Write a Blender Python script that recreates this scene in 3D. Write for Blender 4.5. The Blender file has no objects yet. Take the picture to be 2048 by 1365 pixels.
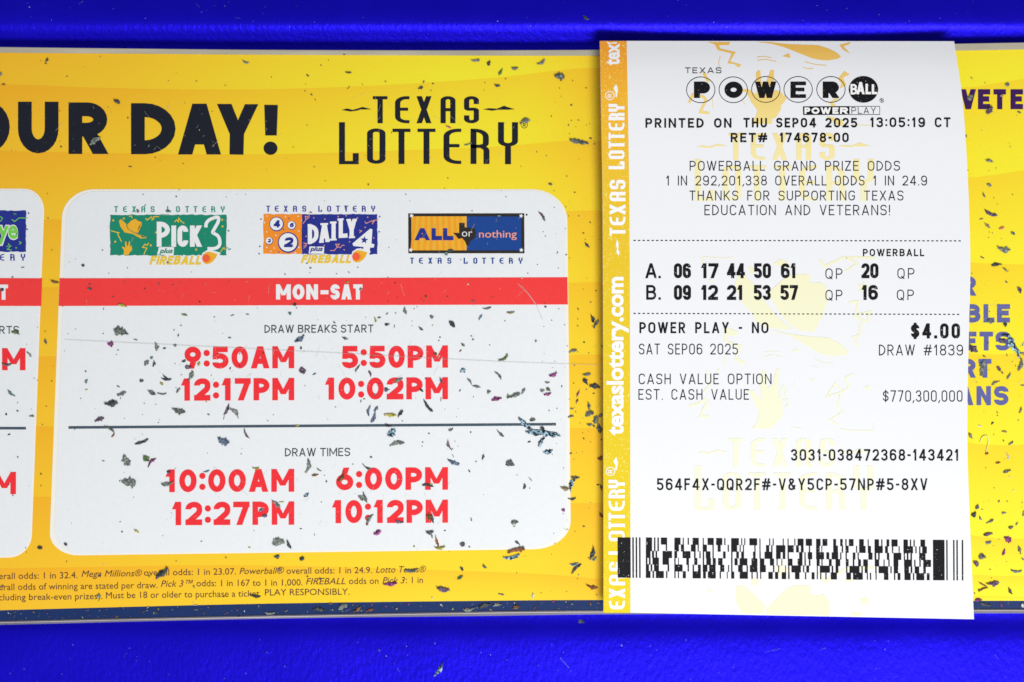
import bpy, math, random
from mathutils import Vector
from mathutils.geometry import tessellate_polygon

scene = bpy.context.scene
COL = scene.collection
MM = 0.001

# ---------------------------------------------------------------- camera, light, exposure
CAM_H = 0.35            # camera height over the face of the sign (m)
FRAME_W = 0.229         # width of the sign face that the frame spans (m)
cam_data = bpy.data.cameras.new("camera")
cam_data.sensor_width = 36.0
cam_data.lens = 36.0 * CAM_H / FRAME_W
cam_data.clip_start = 0.01
cam_data.clip_end = 20.0
cam_data.dof.use_dof = True
cam_data.dof.focus_distance = CAM_H - 0.0017
cam_data.dof.aperture_fstop = 2.0
cam = bpy.data.objects.new("camera", cam_data)
cam.location = (0, 0, CAM_H)
COL.objects.link(cam)
scene.camera = cam

world = bpy.data.worlds.new("World")
scene.world = world
world.use_nodes = True
bg = world.node_tree.nodes["Background"]
bg.inputs[0].default_value = (0.93, 0.96, 1.0, 1)
bg.inputs[1].default_value = 0.34

ld = bpy.data.lights.new("window_light", 'AREA')
ld.shape = 'RECTANGLE'; ld.size = 0.28; ld.size_y = 0.24
ld.energy = 4.4
ld.color = (1.0, 0.985, 0.97)
lo = bpy.data.objects.new("window_light", ld)
lo.location = (0.19, -0.42, 0.44)
lo.rotation_euler = (Vector((0.03, 0.0, 0.0)) - Vector(lo.location)).to_track_quat('-Z', 'Y').to_euler()
COL.objects.link(lo)

vs = scene.view_settings
vs.view_transform = 'Standard'; vs.look = 'None'; vs.exposure = 0.0; vs.gamma = 1.0
vs.use_curve_mapping = False

# ---------------------------------------------------------------- helpers
def P(px, py, z=0.0):
    """point of the plane at height z (mm) that stands at a measured place of the sign face"""
    k = FRAME_W / 2048.0 * (CAM_H - z * MM) / CAM_H
    return Vector(((px - 1024.0) * k, (682.5 - py) * k, z * MM))

def lin(c):
    c /= 255.0
    return c / 12.92 if c <= 0.04045 else ((c + 0.055) / 1.055) ** 2.4

def rgb(r, g, b, k=0.93):
    return (min(.93, lin(r) * k), min(.93, lin(g) * k), min(.93, lin(b) * k), 1)

def interp(knots, x):
    if x <= knots[0][0]: return knots[0][1]
    for (a, va), (b, vb) in zip(knots, knots[1:]):
        if x <= b:
            t = (x - a) / (b - a)
            return va + (vb - va) * t
    return knots[-1][1]

def sinterp(knots, x):
    """smooth (Catmull-Rom) version"""
    n = len(knots)
    if x <= knots[0][0]: return knots[0][1]
    if x >= knots[-1][0]: return knots[-1][1]
    for i in range(n - 1):
        if x <= knots[i + 1][0]:
            x0, y0 = knots[i]; x1, y1 = knots[i + 1]
            m0 = (y1 - knots[i - 1][1]) / (x1 - knots[i - 1][0]) if i > 0 else (y1 - y0) / (x1 - x0)
            m1 = (knots[i + 2][1] - y0) / (knots[i + 2][0] - x0) if i + 2 < n else (y1 - y0) / (x1 - x0)
            h = x1 - x0; t = (x - x0) / h
            return ((2*t**3 - 3*t*t + 1)*y0 + (t**3 - 2*t*t + t)*h*m0 + (-2*t**3 + 3*t*t)*y1 + (t**3 - t*t)*h*m1)

MATS = {}
def nodes_of(name):
    m = bpy.data.materials.new(name); m.use_nodes = True
    nt = m.node_tree
    b = nt.nodes["Principled BSDF"]
    return m, nt, b

def print_mat(key, colour, rough=0.42, speck=None, speck_thr=0.70, speck_scale=2600, var=0.10, spec=0.22):
    """a printed ink: base colour, a slight uneven coverage, and optional unprinted specks"""
    m, nt, b = nodes_of(key)
    b.inputs["Roughness"].default_value = rough
    b.inputs["Specular IOR Level"].default_value = spec
    tc = nt.nodes.new("ShaderNodeTexCoord")
    nz = nt.nodes.new("ShaderNodeTexNoise"); nz.inputs["Scale"].default_value = 900; nz.inputs["Detail"].default_value = 3
    nt.links.new(tc.outputs["Object"], nz.inputs["Vector"])
    mx = nt.nodes.new("ShaderNodeMix"); mx.data_type = 'RGBA'
    mx.inputs[6].default_value = tuple(c * (1 - var) for c in colour[:3]) + (1,)
    mx.inputs[7].default_value = tuple(min(.95, c * (1 + var)) for c in colour[:3]) + (1,)
    nt.links.new(nz.outputs["Fac"], mx.inputs[0])
    out = mx.outputs[2]
    if speck:
        n2 = nt.nodes.new("ShaderNodeTexNoise"); n2.inputs["Scale"].default_value = speck_scale; n2.inputs["Detail"].default_value = 1
        nt.links.new(tc.outputs["Object"], n2.inputs["Vector"])
        mr = nt.nodes.new("ShaderNodeMapRange")
        mr.inputs[1].default_value = speck_thr; mr.inputs[2].default_value = speck_thr + 0.04
        nt.links.new(n2.outputs["Fac"], mr.inputs[0])
        m2 = nt.nodes.new("ShaderNodeMix"); m2.data_type = 'RGBA'
        nt.links.new(mr.outputs[0], m2.inputs[0]); nt.links.new(out, m2.inputs[6]); m2.inputs[7].default_value = speck
        out = m2.outputs[2]
    nt.links.new(out, b.inputs["Base Color"])
    MATS[key] = m
    return m

def grad_mat(key, stops, y0, y1, rough=0.6, speck=None):
    """ink whose printed tint runs along the sheet (stops: position, colour), y0..y1 local metres"""
    m, nt, b = nodes_of(key)
    b.inputs["Roughness"].default_value = rough
    b.inputs["Specular IOR Level"].default_value = 0.15
    tc = nt.nodes.new("ShaderNodeTexCoord"); sp = nt.nodes.new("ShaderNodeSeparateXYZ")
    nt.links.new(tc.outputs["Object"], sp.inputs[0])
    mr = nt.nodes.new("ShaderNodeMapRange"); mr.inputs[1].default_value = y0; mr.inputs[2].default_value = y1
    nt.links.new(sp.outputs["Y"], mr.inputs[0])
    cr = nt.nodes.new("ShaderNodeValToRGB")
    e = cr.color_ramp.elements
    while len(e) < len(stops): e.new(0.5)
    for el, (p, c) in zip(e, stops): el.position = p; el.color = c
    nt.links.new(mr.outputs[0], cr.inputs[0])
    out = cr.outputs[0]
    if speck:
        n2 = nt.nodes.new("ShaderNodeTexNoise"); n2.inputs["Scale"].default_value = 2400; n2.inputs["Detail"].default_value = 2
        nt.links.new(tc.outputs["Object"], n2.inputs["Vector"])
        m3 = nt.nodes.new("ShaderNodeMapRange"); m3.inputs[1].default_value = 0.60; m3.inputs[2].default_value = 0.72
        nt.links.new(n2.outputs["Fac"], m3.inputs[0])
        m2 = nt.nodes.new("ShaderNodeMix"); m2.data_type = 'RGBA'
        nt.links.new(m3.outputs[0], m2.inputs[0]); nt.links.new(out, m2.inputs[6]); m2.inputs[7].default_value = speck
        out = m2.outputs[2]
    nt.links.new(out, b.inputs["Base Color"])
    MATS[key] = m
    return m

BASE = {}
def link_mesh(name, verts, faces, mats, parent=None, face_mats=None, smooth=False):
    me = bpy.data.meshes.new(name)
    off = BASE.get(parent.name, Vector((0, 0, 0))) if parent is not None else Vector((0, 0, 0))
    me.from_pydata([tuple(Vector(v) - off) for v in verts], [], faces)
    for m in mats: me.materials.append(m)
    if face_mats:
        me.polygons.foreach_set("material_index", face_mats)
    if smooth:
        me.polygons.foreach_set("use_smooth", [True] * len(me.polygons))
    me.update()
    o = bpy.data.objects.new(name, me)
    COL.objects.link(o)
    if parent is not None: o.parent = parent
    BASE[o.name] = off
    return o

def tag(o, label=None, cat=None, group=None, kind=None):
    if label: o["label"] = label
    if cat: o["category"] = cat
    if group: o["group"] = group
    if kind: o["kind"] = kind
    return o

def thing(name, loc, label, cat):
    o = bpy.data.objects.new(name, None)
    o.empty_display_size = 0.01
    o.location = loc
    COL.objects.link(o)
    BASE[o.name] = Vector(loc)
    return tag(o, label, cat)

# ---------------------------------------------------------------- flat artwork collected as polygons on a surface
def clip_half(poly, axis, val, keep_less):
    out = []
    for i in range(len(poly)):
        a, b = poly[i], poly[(i + 1) % len(poly)]
        ia = (a[axis] <= val) == keep_less
        ib = (b[axis] <= val) == keep_less
        if ia: out.append(a)
        if ia != ib:
            t = (val - a[axis]) / (b[axis] - a[axis])
            out.append(tuple(a[k] + (b[k] - a[k]) * t for k in (0, 1)))
    return out

class Art:
    def __init__(self, surf, step=None):
        self.surf = surf; self.step = step; self.items = []
    def conv(self, pts, mat, layer):
        """convex polygon"""
        if self.step:
            s = self.step
            polys = [pts]
            for axis in (0, 1):
                new = []
                for p in polys:
                    lo = min(q[axis] for q in p); hi = max(q[axis] for q in p)
                    if hi - lo <= s: new.append(p); continue
                    k = math.floor(lo / s) * s + s
                    rest = p
                    while k < hi and len(rest) >= 3:
                        a = clip_half(rest, axis, k, True); rest = clip_half(rest, axis, k, False)
                        if len(a) >= 3: new.append(a)
                        k += s
                    if len(rest) >= 3: new.append(rest)
                polys = new
            for p in polys: self.items.append((p, mat, layer))
        else:
            self.items.append((pts, mat, layer))
    def poly(self, pts, mat, layer, holes=()):
        loops = [[Vector((x, y, 0)) for x, y in pts]] + [[Vector((x, y, 0)) for x, y in h] for h in holes]
        flat = [(v.x, v.y) for l in loops for v in l]
        for tri in tessellate_polygon(loops):
            self.conv([flat[i] for i in tri], mat, layer)
    def build(self, name, parent):
        keys = []
        verts, faces, fm = [], [], []
        for pts, mat, layer in self.items:
            area = sum(pts[i][0]*pts[(i+1) % len(pts)][1] - pts[(i+1) % len(pts)][0]*pts[i][1] for i in range(len(pts)))
            if abs(area) < 1e-4: continue
            if area > 0: pts = pts[::-1]          # y runs down: make it face up
            if mat not in keys: keys.append(mat)
            n = len(verts)
            verts += [self.surf(x, y, layer) for x, y in pts]
            faces.append(list(range(n, n + len(pts)))); fm.append(keys.index(mat))
        return link_mesh(name, verts, faces, [MATS[k] for k in keys], parent, fm)

LAY = 0.035          # mm between printed layers
def sign_surf(px, py, layer): return P(px, py, layer * LAY)

# ---------------------------------------------------------------- lettering: skeleton strokes widened by a pen
def G(w, *strokes):
    out = []
    for s in strokes:
        kind, pts = s.split(None, 1)
        pp = []
        for q in pts.split():
            r = 0.0
            if q.endswith('r'): r = 1.0; q = q[:-1]
            elif q.endswith('h'): r = 0.5; q = q[:-1]
            u, v = q.split(',')
            pp.append((float(u), float(v), r))
        out.append((kind, pp))
    return (w, out)

BOX = "O 0,0r 1,0r 1,1r 0,1r"
GL = {
 'A': G(1.12, "D 0,0 .5,1", "D 1,0 .5,1", "B .17,.27 .83,.27"),
 'B': G(1, "S 0,0 0,1", "B 0,1 .93,1r .93,.53r 0,.53", "B 0,.53 1,.53r 1,0r 0,0"),
 'C': G(1, "B 1,.76 1,1r 0,1r 0,0r 1,0r 1,.24"),
 'D': G(1.02, "S 0,0 0,1", "B 0,1 1,1r 1,0r 0,0"),
 'E': G(.86, "S 1,1 0,1 0,0 1,0", "S 0,.52 .85,.52"),
 'F': G(.84, "S 1,1 0,1 0,0", "S 0,.52 .85,.52"),
 'G': G(1.05, "B 1,.78 1,1r 0,1r 0,0r 1,0r 1,.46 .52,.46"),
 'H': G(1, "S 0,0 0,1", "S 1,0 1,1", "S 0,.52 1,.52"),
 'I': G(0, "S 0,0 0,1"),
 'K': G(1.02, "S 0,0 0,1", "D 0,.36 1,1", "D .28,.55 1,0"),
 'L': G(.82, "S 0,1 0,0 1,0"),
 'M': G(1.32, "S 0,0 0,1", "S 1,0 1,1", "d 0,1 .5,.2", "d 1,1 .5,.2"),
 'N': G(1.05, "S 0,0 0,1", "S 1,0 1,1", "d 0,1 1,0"),
 'O': G(1.06, BOX),
 'P': G(.96, "S 0,0 0,1", "B 0,1 1,1r 1,.44r 0,.44"),
 'Q': G(1.06, BOX, "B .55,.22 1.02,-.08"),
 'R': G(1, "S 0,0 0,1", "B 0,1 .95,1r .95,.46r 0,.46", "D .45,.46 1,0"),
 'S': G(.98, "B 1,.78 1,1r 0,1r 0,.52r 1,.52r 1,0r 0,0r 0,.22"),
 'T': G(.98, "S 0,1 1,1", "S .5,1 .5,0"),
 'U': G(1, "S 0,1 0,0r 1,0r 1,1"),
 'V': G(1.08, "D 0,1 .5,0", "D 1,1 .5,0"),
 'W': G(1.55, "D 0,1 .27,0", "D .5,1 .27,0", "D .5,1 .73,0", "D 1,1 .73,0"),
 'X': G(1.05, "D 0,0 1,1", "D 0,1 1,0"),
 'Y': G(1.06, "D 0,1 .5,.4", "D 1,1 .5,.4", "S .5,.46 .5,0"),
 'Z': G(.95, "S 0,1 1,1", "D .98,.97 .02,.03", "S 0,0 1,0"),
 '0': G(1, BOX),
 '1': G(.62, "S .72,0 .72,1", "D 0,.74 .72,1"),
 '2': G(.98, "B 0,.74 0,1r 1,1r 1,.56h .04,.02", "S 0,0 1,0"),
 '3': G(.98, "B 0,.78 0,1r .96,1r .96,.53r .3,.53", "B .3,.53 1,.53r 1,0r 0,0r 0,.22"),
 '4': G(1.05, "S .76,0 .76,1", "D .0,.26 .74,1", "S 0,.25 1,.25"),
 '5': G(.98, "S .92,1 .06,1 .03,.56", "B .03,.60 1,.60r 1,0r 0,0r 0,.2"),
 '6': G(1, "B .98,.78 .98,1r 0,1r 0,.3", "O 0,0r 1,0r 1,.6r 0,.6r"),
 '7': G(.96, "S 0,1 1,1", "D 1,.98 .3,0"),
 '8': G(1, "O .05,.53r .95,.53r .95,1r .05,1r", "O 0,0r 1,0r 1,.53r 0,.53r"),
 '9': G(1, "B .02,.22 .02,0r 1,0r 1,.7", "O 0,.4r 1,.4r 1,1r 0,1r"),
 '-': G(.5, "S 0,.47 1,.47"),
 ':': G(0, "P 0,.14", "P 0,.78"),
 '.': G(0, "P 0,0"),
 ',': G(0, "D -.6,-.18 .6,.1"),
 '!': G(0, "S 0,.30 0,1", "P 0,0"),
 '#': G(1.25, "D .12,0 .42,1", "D .58,0 .88,1", "S 0,.33 1,.33", "S 0,.68 1,.68"),
 '$': G(1, "B 1,.72 1,.92r 0,.92r 0,.5r 1,.5r 1,.08r 0,.08r 0,.28", "S .5,-.05 .5,1.05"),
 '&': G(1.1, "B 1,0 .12,.78r .12,1r .72,1r .72,.72r 0,.45r 0,0r .75,0r 1,.42"),
 ' ': G(.75), 'sp': G(.32),
 # heavy round figures
 '6h': G(1, "D .30,.45 .66,1", "O 0,0r 1,0r 1,.62r 0,.62r"),
 '9h': G(1, "D .34,0 .70,.55", "O 0,.38r 1,.38r 1,1r 0,1r"),
 # letters of the lottery wordmark: rounded, thin bars, heavy stems
 'lT': G(1, "S 0,1 1,1", "S .5,1 .5,0"),
 'lE': G(1, "S 1,1 0,1r 0,0r 1,0", "S 0,.52 .85,.52"),
 'lX': G(1, "D 0,0 1,1", "D 0,1 1,0"),
 'lA': G(1, "S 0,0 0,1r 1,1r 1,0", "S 0,.5 1,.5"),
 'lS': G(1, "S 1,.8 1,1r 0,1r 0,.52h 1,.52h 1,0r 0,0r 0,.2"),
 'lL': G(1, "S 0,1 0,0 1,0 1,.2"),
 'lO': G(1, BOX),
 'lR': G(1, "S 0,0 0,1 .95,1r .95,.5h 0,.5", "S .6,.5 1,.42h 1,0"),
 'lY': G(1, "S 0,1 0,.46r 1,.46r 1,1", "S .5,.44 .5,0"),
}

def fillet(pts, closed, mode, N=6):
    n = len(pts); out = []
    for i, (x, y, r) in enumerate(pts):
        if r == 0 or (not closed and i in (0, n - 1)):
            out.append((x, y)); continue
        p = pts[i - 1]; q = pts[(i + 1) % n]
        l1 = math.hypot(p[0]-x, p[1]-y); l2 = math.hypot(q[0]-x, q[1]-y)
        if l1 < 1e-6 or l2 < 1e-6: out.append((x, y)); continue
        a = l1 * (.5 if p[2] else .96) * r; b = l2 * (.5 if q[2] else .96) * r
        if mode == 'c': a = b = min(a, b)
        elif not closed: a, b = min(a, b*1.3), min(b, a*1.3)
        p1 = (x + (p[0]-x)/l1*a, y + (p[1]-y)/l1*a); p2 = (x + (q[0]-x)/l2*b, y + (q[1]-y)/l2*b)
        K = .5523
        c1 = (p1[0] + (x-p1[0])*K, p1[1] + (y-p1[1])*K); c2 = (p2[0] + (x-p2[0])*K, p2[1] + (y-p2[1])*K)
        for k in range(N + 1):
            t = k / N; u = 1 - t
            out.append(tuple(u**3*p1[j] + 3*u*u*t*c1[j] + 3*u*t*t*c2[j] + t**3*p2[j] for j in (0, 1)))
    res = []
    for p in out:
        if not res or math.hypot(p[0]-res[-1][0], p[1]-res[-1][1]) > 1e-3: res.append(p)
    if closed and len(res) > 2 and math.hypot(res[0][0]-res[-1][0], res[0][1]-res[-1][1]) < 1e-3: res.pop()
    return res

def strip(pts, closed, t, cap):
    """quads of a line widened to t"""
    n = len(pts)
    if n < 2: return []
    pts = [tuple(p) for p in pts]
    if not closed and cap == 'S':
        for a, b in ((0, 1), (-1, -2)):
            dx, dy = pts[a][0]-pts[b][0], pts[a][1]-pts[b][1]; l = math.hypot(dx, dy) or 1
            pts[a] = (pts[a][0] + dx/l*t/2, pts[a][1] + dy/l*t/2)
    L, R = [], []
    for i in range(n):
        if closed or 0 < i < n - 1:
            a, b, c = pts[i-1], pts[i], pts[(i+1) % n]
        elif i == 0: a, b, c = None, pts[0], pts[1]
        else: a, b, c = pts[-2], pts[-1], None
        def nrm(p, q):
            dx, dy = q[0]-p[0], q[1]-p[1]; l = math.hypot(dx, dy) or 1
            return (-dy/l, dx/l)
        n1 = nrm(a, b) if a else nrm(b, c); n2 = nrm(b, c) if c else n1
        d = 1 + n1[0]*n2[0] + n1[1]*n2[1]
        if d < .25: d = .25
        m = ((n1[0]+n2[0])/d, (n1[1]+n2[1])/d)
        L.append((b[0]+m[0]*t/2, b[1]+m[1]*t/2)); R.append((b[0]-m[0]*t/2, b[1]-m[1]*t/2))
    q = []
    for i in range(n if closed else n - 1):
        j = (i + 1) % n
        q.append([L[i], L[j], R[j], R[i]])
    return q

def circle(cx, cy, rx, ry=None, n=28):
    ry = ry or rx
    return [(cx + rx*math.cos(2*math.pi*i/n), cy + ry*math.sin(2*math.pi*i/n)) for i in range(n)]

def glyph_polys(key, w, h, t, mode, rnd=False):
    """polygons of one glyph in a box w x h (y up), each with a small rank"""
    out = []
    for k, (kind, pts) in enumerate(GL[key][1]):
        mx = lambda u: t/2 + u*(w - t)
        my = lambda v: t/2 + v*(h - t)
        if kind in 'Dd':
            t_ = t if kind == 'D' else t*.82
            (u0, v0, _), (u1, v1, _) = pts
            ya = v0*h if v0 in (0, 1) else my(v0); yb = v1*h if v1 in (0, 1) else my(v1)
            hw = t_/2
            for _ in range(6):
                xa = hw + u0*(w - 2*hw); xb = hw + u1*(w - 2*hw)
                s = abs(yb-ya)/max(1e-6, math.hypot(xb-xa, yb-ya))
                hw = min(t_/2/max(s, .25), w*.45)
            if w <= t: xa = t/2 + u0*t; xb = t/2 + u1*t; hw = t*.45
            out.append((k, [(xa-hw, ya), (xb-hw, yb), (xb+hw, yb), (xa+hw, ya)]))
        elif kind == 'P':
            cx, cy = mx(pts[0][0]), my(pts[0][1])
            if mode == 'c': out.append((k, [(cx-t/2, cy-t/2), (cx+t/2, cy-t/2), (cx+t/2, cy+t/2), (cx-t/2, cy+t/2)]))
            else: out.append((k, circle(cx, cy, t*.56, n=16)))
        else:
            pp = fillet([(mx(u), my(v), r) for u, v, r in pts], kind == 'O', mode)
            for q in strip(pp, kind == 'O', t, kind): out.append((k, q))
    return out

def text(art, s, x0, x1, ytop, ybase, t, mat, layer=2, g=.3, mode='c', rise=0.0, ax=1.0, place=None, slant=0.0):
    """fit the string s into x0..x1; t = stem width in px; ax > 1 thins the bars"""
    keys = s if isinstance(s, (list, tuple)) else list(s)
    H = ybase - ytop; W = (x1 - x0) / ax; tp = t / ax
    sw = sum(GL[k][0] for k in keys); nz = sum(1 for k in keys if GL[k][0] == 0)
    gw = (W - nz*tp) / max(1e-6, sw + g*(len(keys) - 1))
    x = 0.0
    slope = rise / max(1.0, x1 - x0)
    for gi, k in enumerate(keys):
        w = GL[k][0]*gw or tp
        for rank, pl in glyph_polys(k, w, H, tp, mode):
            res = []
            for px, py in pl:
                lx = (x + px)*ax + slant*py; ly = py
                res.append(place(lx, ly) if place else (x0 + lx, ybase - ly + slope*lx))
            art.conv(res, mat, layer + rank*.17 + (gi % 2)*.08)
        x += w + g*gw

_cap = None
def btext(art, s, x0, x1, ybase, cap, mat, layer=2, shear=0.0, bold=0.0, rise=0.0, place=None):
    """built-in face, for lower case; cap = height of a capital in px; fitted into x0..x1"""
    global _cap
    def mesh_of(st):
        c = bpy.data.curves.new("lettering", 'FONT'); c.body = st; c.resolution_u = 3
        c.shear = shear; c.offset = bold
        o = bpy.data.objects.new("lettering", c); COL.objects.link(o)
        bpy.context.view_layer.update()
        m = bpy.data.meshes.new_from_object(o.evaluated_get(bpy.context.evaluated_depsgraph_get()))
        v = [(p.co.x, p.co.y) for p in m.vertices]; f = [list(p.vertices) for p in m.polygons]
        bpy.data.objects.remove(o); bpy.data.curves.remove(c); bpy.data.meshes.remove(m)
        return v, f
    if _cap is None:
        v, f = mesh_of("H"); _cap = max(p[1] for p in v) - min(p[1] for p in v)
    v, f = mesh_of(s)
    a = min(p[0] for p in v); b = max(p[0] for p in v)
    kx = (x1 - x0)/(b - a); ky = cap/_cap; slope = rise/max(1.0, x1 - x0)
    pts = []
    for p in v:
        lx, ly = (p[0]-a)*kx, p[1]*ky
        pts.append(place(lx, ly) if place else (x0 + lx, ybase - ly + slope*lx))
    for q in f: art.conv([pts[i] for i in q], mat, layer)

def line(art, pts, w, mat, layer=2, cap='B', closed=False, smooth=False):
    if smooth: pts = fillet([(x, y, .9) for x, y in pts], closed, 'e', 5)
    for k, q in enumerate(strip(pts, closed, w, cap)): art.conv(q, mat, layer + (k % 2)*.04)

def Z(x0, y0, s, flat):
    """'x,y x,y' measured in an enlarged crop -> picture places"""
    return [(x0 + float(a)/s, y0 + float(b)/s) for a, b in (q.split(',') for q in flat.split())]

def star(cx, cy, r, rot=0.0, k=.42):
    return [(cx + (r if i % 2 == 0 else r*k)*math.sin(rot + i*math.pi/5), cy - (r if i % 2 == 0 else r*k)*math.cos(rot + i*math.pi/5)) for i in range(10)]

def ring(art, cx, cy, rx, ry, w, mat, layer):
    line(art, circle(cx, cy, rx, ry, 40), w, mat, layer, closed=True)

def rough_rect(x0, y0, x1, y1, amp, rnd):
    p = []
    def edge(ax_, ay, bx, by):
        n = max(3, int(math.hypot(bx-ax_, by-ay)/6))
        for i in range(n):
            f = i/n
            d = rnd.uniform(-amp, amp) if i else 0
            x, y = ax_+(bx-ax_)*f, ay+(by-ay)*f
            p.append((x, y+d) if abs(by-ay) < abs(bx-ax_) else (x+d, y))
    edge(x0, y0, x1, y0); edge(x1, y0, x1, y1); edge(x1, y1, x0, y1); edge(x0, y1, x0, y0)
    return p

WING_L = [(0, 9), (12, 6), (22, 9), (33, 6), (42, 3), (60, 7.5), (48, 8), (38, 8), (30, 10.5), (18, 12)]
WING_R = [(0, 8), (12, 6), (28, 7), (42, 1), (50, 4), (64, 8), (50, 9), (30, 9), (18, 11)]
def wordmark(art, dx, dy, mat, layer, wings=True, tall=1.0):
    def X(v): return v + dx
    def Y(v): return 193 + dy + (v - 193)*tall
    for k, a, b in (('lT', 745.6, 775), ('lE', 790, 819), ('lX', 833, 863), ('lA', 881, 911), ('lS', 928, 958)):
        text(art, [k], X(a), X(b), Y(193), Y(247), 10.6, mat, layer, ax=1.75)
    for k, a, b, t0, bb in (('lL', 678, 717.5, 245, 329), ('lO', 734, 771, 257.5, 328), ('lT', 785, 821, 258, 328.5), ('lT', 835, 871, 258, 328.5),
                       ('lE', 887, 922.5, 258, 328.5), ('lR', 941, 979, 258, 328.5), ('lY', 996, 1036, 245, 329)):
        text(art, [k], X(a), X(b), Y(t0), Y(bb), 12, mat, layer, ax=1.85)
    if wings:
        art.poly([(X(683 + x), Y(211.5 + y)) for x, y in WING_L], mat, layer)
        art.poly([(X(966 + x), Y(211 + y)) for x, y in WING_R], mat, layer)

# ---------------------------------------------------------------- the blue counter
COUNTER = [(-6000, -6.5), (-500, -12), (-160, -7.0), (-60, -3.1), (0, -.55), (24, .32), (40, .6), (52, .4), (62, -.35), (74, -1.75), (84, -2.65), (94, -3.0), (104, -3.1), (300, -3.1), (1100, -3.1),
           (1225, -3.1), (1242, -3.05), (1252, -2.8), (1264, -2.25), (1278, -1.9), (1298, -1.75), (1325, -1.7), (1500, -1.7), (7000, -1.7)]
def counter_z(py): return interp(COUNTER, py)

def counter_material():
    m, nt, b = nodes_of("blue_paint")
    tc = nt.nodes.new("ShaderNodeTexCoord")
    n1 = nt.nodes.new("ShaderNodeTexNoise"); n1.inputs["Scale"].default_value = 1050; n1.inputs["Detail"].default_value = 5; n1.inputs["Roughness"].default_value = .6
    mp = nt.nodes.new("ShaderNodeMapping"); mp.inputs["Scale"].default_value = (1.0, .55, 1); mp.inputs["Rotation"].default_value = (0, 0, .25)
    nt.links.new(tc.outputs["Object"], mp.inputs[0]); nt.links.new(mp.outputs[0], n1.inputs["Vector"])
    bp = nt.nodes.new("ShaderNodeBump"); bp.inputs["Strength"].default_value = .55; bp.inputs["Distance"].default_value = .0003
    nt.links.new(n1.outputs["Fac"], bp.inputs["Height"]); nt.links.new(bp.outputs[0], b.inputs["Normal"])
    n2 = nt.nodes.new("ShaderNodeTexNoise"); n2.inputs["Scale"].default_value = 60; n2.inputs["Detail"].default_value = 6
    nt.links.new(tc.outputs["Object"], n2.inputs["Vector"])
    mx = nt.nodes.new("ShaderNodeMix"); mx.data_type = 'RGBA'
    mx.inputs[6].default_value = (.007, .003, .60, 1); mx.inputs[7].default_value = (.015, .007, .84, 1)
    nt.links.new(n2.outputs["Fac"], mx.inputs[0]); nt.links.new(mx.outputs[2], b.inputs["Base Color"])
    b.inputs["Roughness"].default_value = .40
    b.inputs["Metallic"].default_value = .65          # satin metallic paint: brightest where it leans to the lamp
    b.inputs["Specular IOR Level"].default_value = .12
    return m

def build_counter():
    ys = sorted(set([-6000, -2000, -500, 7000, 3000, 1900, 1500] + list(range(-400, 112, 4)) + [300, 700, 1100] + list(range(1212, 1340, 4))))
    xs = [-5000, -500, 300, 1024, 1700, 2500, 7000]
    verts = [P(x, y, 0) * 1.0 + Vector((0, 0, sinterp(COUNTER, y) * MM)) for y in ys for x in xs]
    nx = len(xs)
    faces = [[j*nx+i, (j+1)*nx+i, (j+1)*nx+i+1, j*nx+i+1] for j in range(len(ys)-1) for i in range(nx-1)]
    o = link_mesh("counter_surface", verts, faces, [counter_material()], smooth=True)
    tag(o, "glossy blue painted counter top with a shallow recess under the sign", "counter", kind="structure")
build_counter()

# ---------------------------------------------------------------- inks of the sign
print_mat("headline_ink", rgb(28, 32, 44), speck=rgb(95, 95, 90), speck_thr=.735, speck_scale=1500)
print_mat("panel_white", rgb(243, 246, 248, .92), var=.035)
print_mat("panel_edge_white", rgb(250, 246, 235, .95), var=.02)
print_mat("banner_red", rgb(252, 66, 66, .93), var=.06)
print_mat("time_red", rgb(250, 52, 60, .93), var=.07, speck=rgb(255, 190, 190), speck_thr=.76, speck_scale=1700)
print_mat("caption_grey", rgb(66, 74, 80), var=.2)
print_mat("rule_slate", rgb(72, 88, 104), var=.2)
print_mat("badge_green", rgb(30, 142, 112), var=.12)
print_mat("badge_teal", rgb(60, 160, 140), var=.1)
print_mat("badge_navy", rgb(40, 52, 145), var=.15)
print_mat("badge_blue", rgb(28, 72, 150), var=.12)
print_mat("badge_violet", rgb(70, 75, 165), var=.1)
print_mat("badge_orange", rgb(255, 150, 45), var=.08)
print_mat("badge_amber", rgb(245, 185, 50), var=.08)
print_mat("badge_deep_amber", rgb(250, 165, 45), var=.08)
print_mat("badge_yellow", rgb(245, 208, 60), var=.05)
print_mat("badge_black", rgb(48, 44, 42), var=.25)
print_mat("badge_pink", rgb(250, 170, 150), var=.05)
print_mat("badge_white", rgb(245, 246, 247, .92), var=.02)
print_mat("badge_flame_red", rgb(255, 100, 60), var=.05)
print_mat("badge_lime", rgb(120, 215, 80), var=.05)
print_mat("fine_print_brown", rgb(98, 56, 54), var=.1)
print_mat("border_navy", rgb(24, 50, 102), speck=rgb(90, 95, 105), speck_thr=.72, speck_scale=1300, var=.2)
print_mat("side_purple", rgb(62, 26, 92), var=.15)
print_mat("side_glare_violet", rgb(100, 104, 166), var=.12)  # paler copy of the purple ink, with the glare haze painted in
print_mat("scratch_grey", rgb(178, 178, 174), var=.1)
print_mat("scratch_pale", rgb(205, 196, 186), var=.1)

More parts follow.
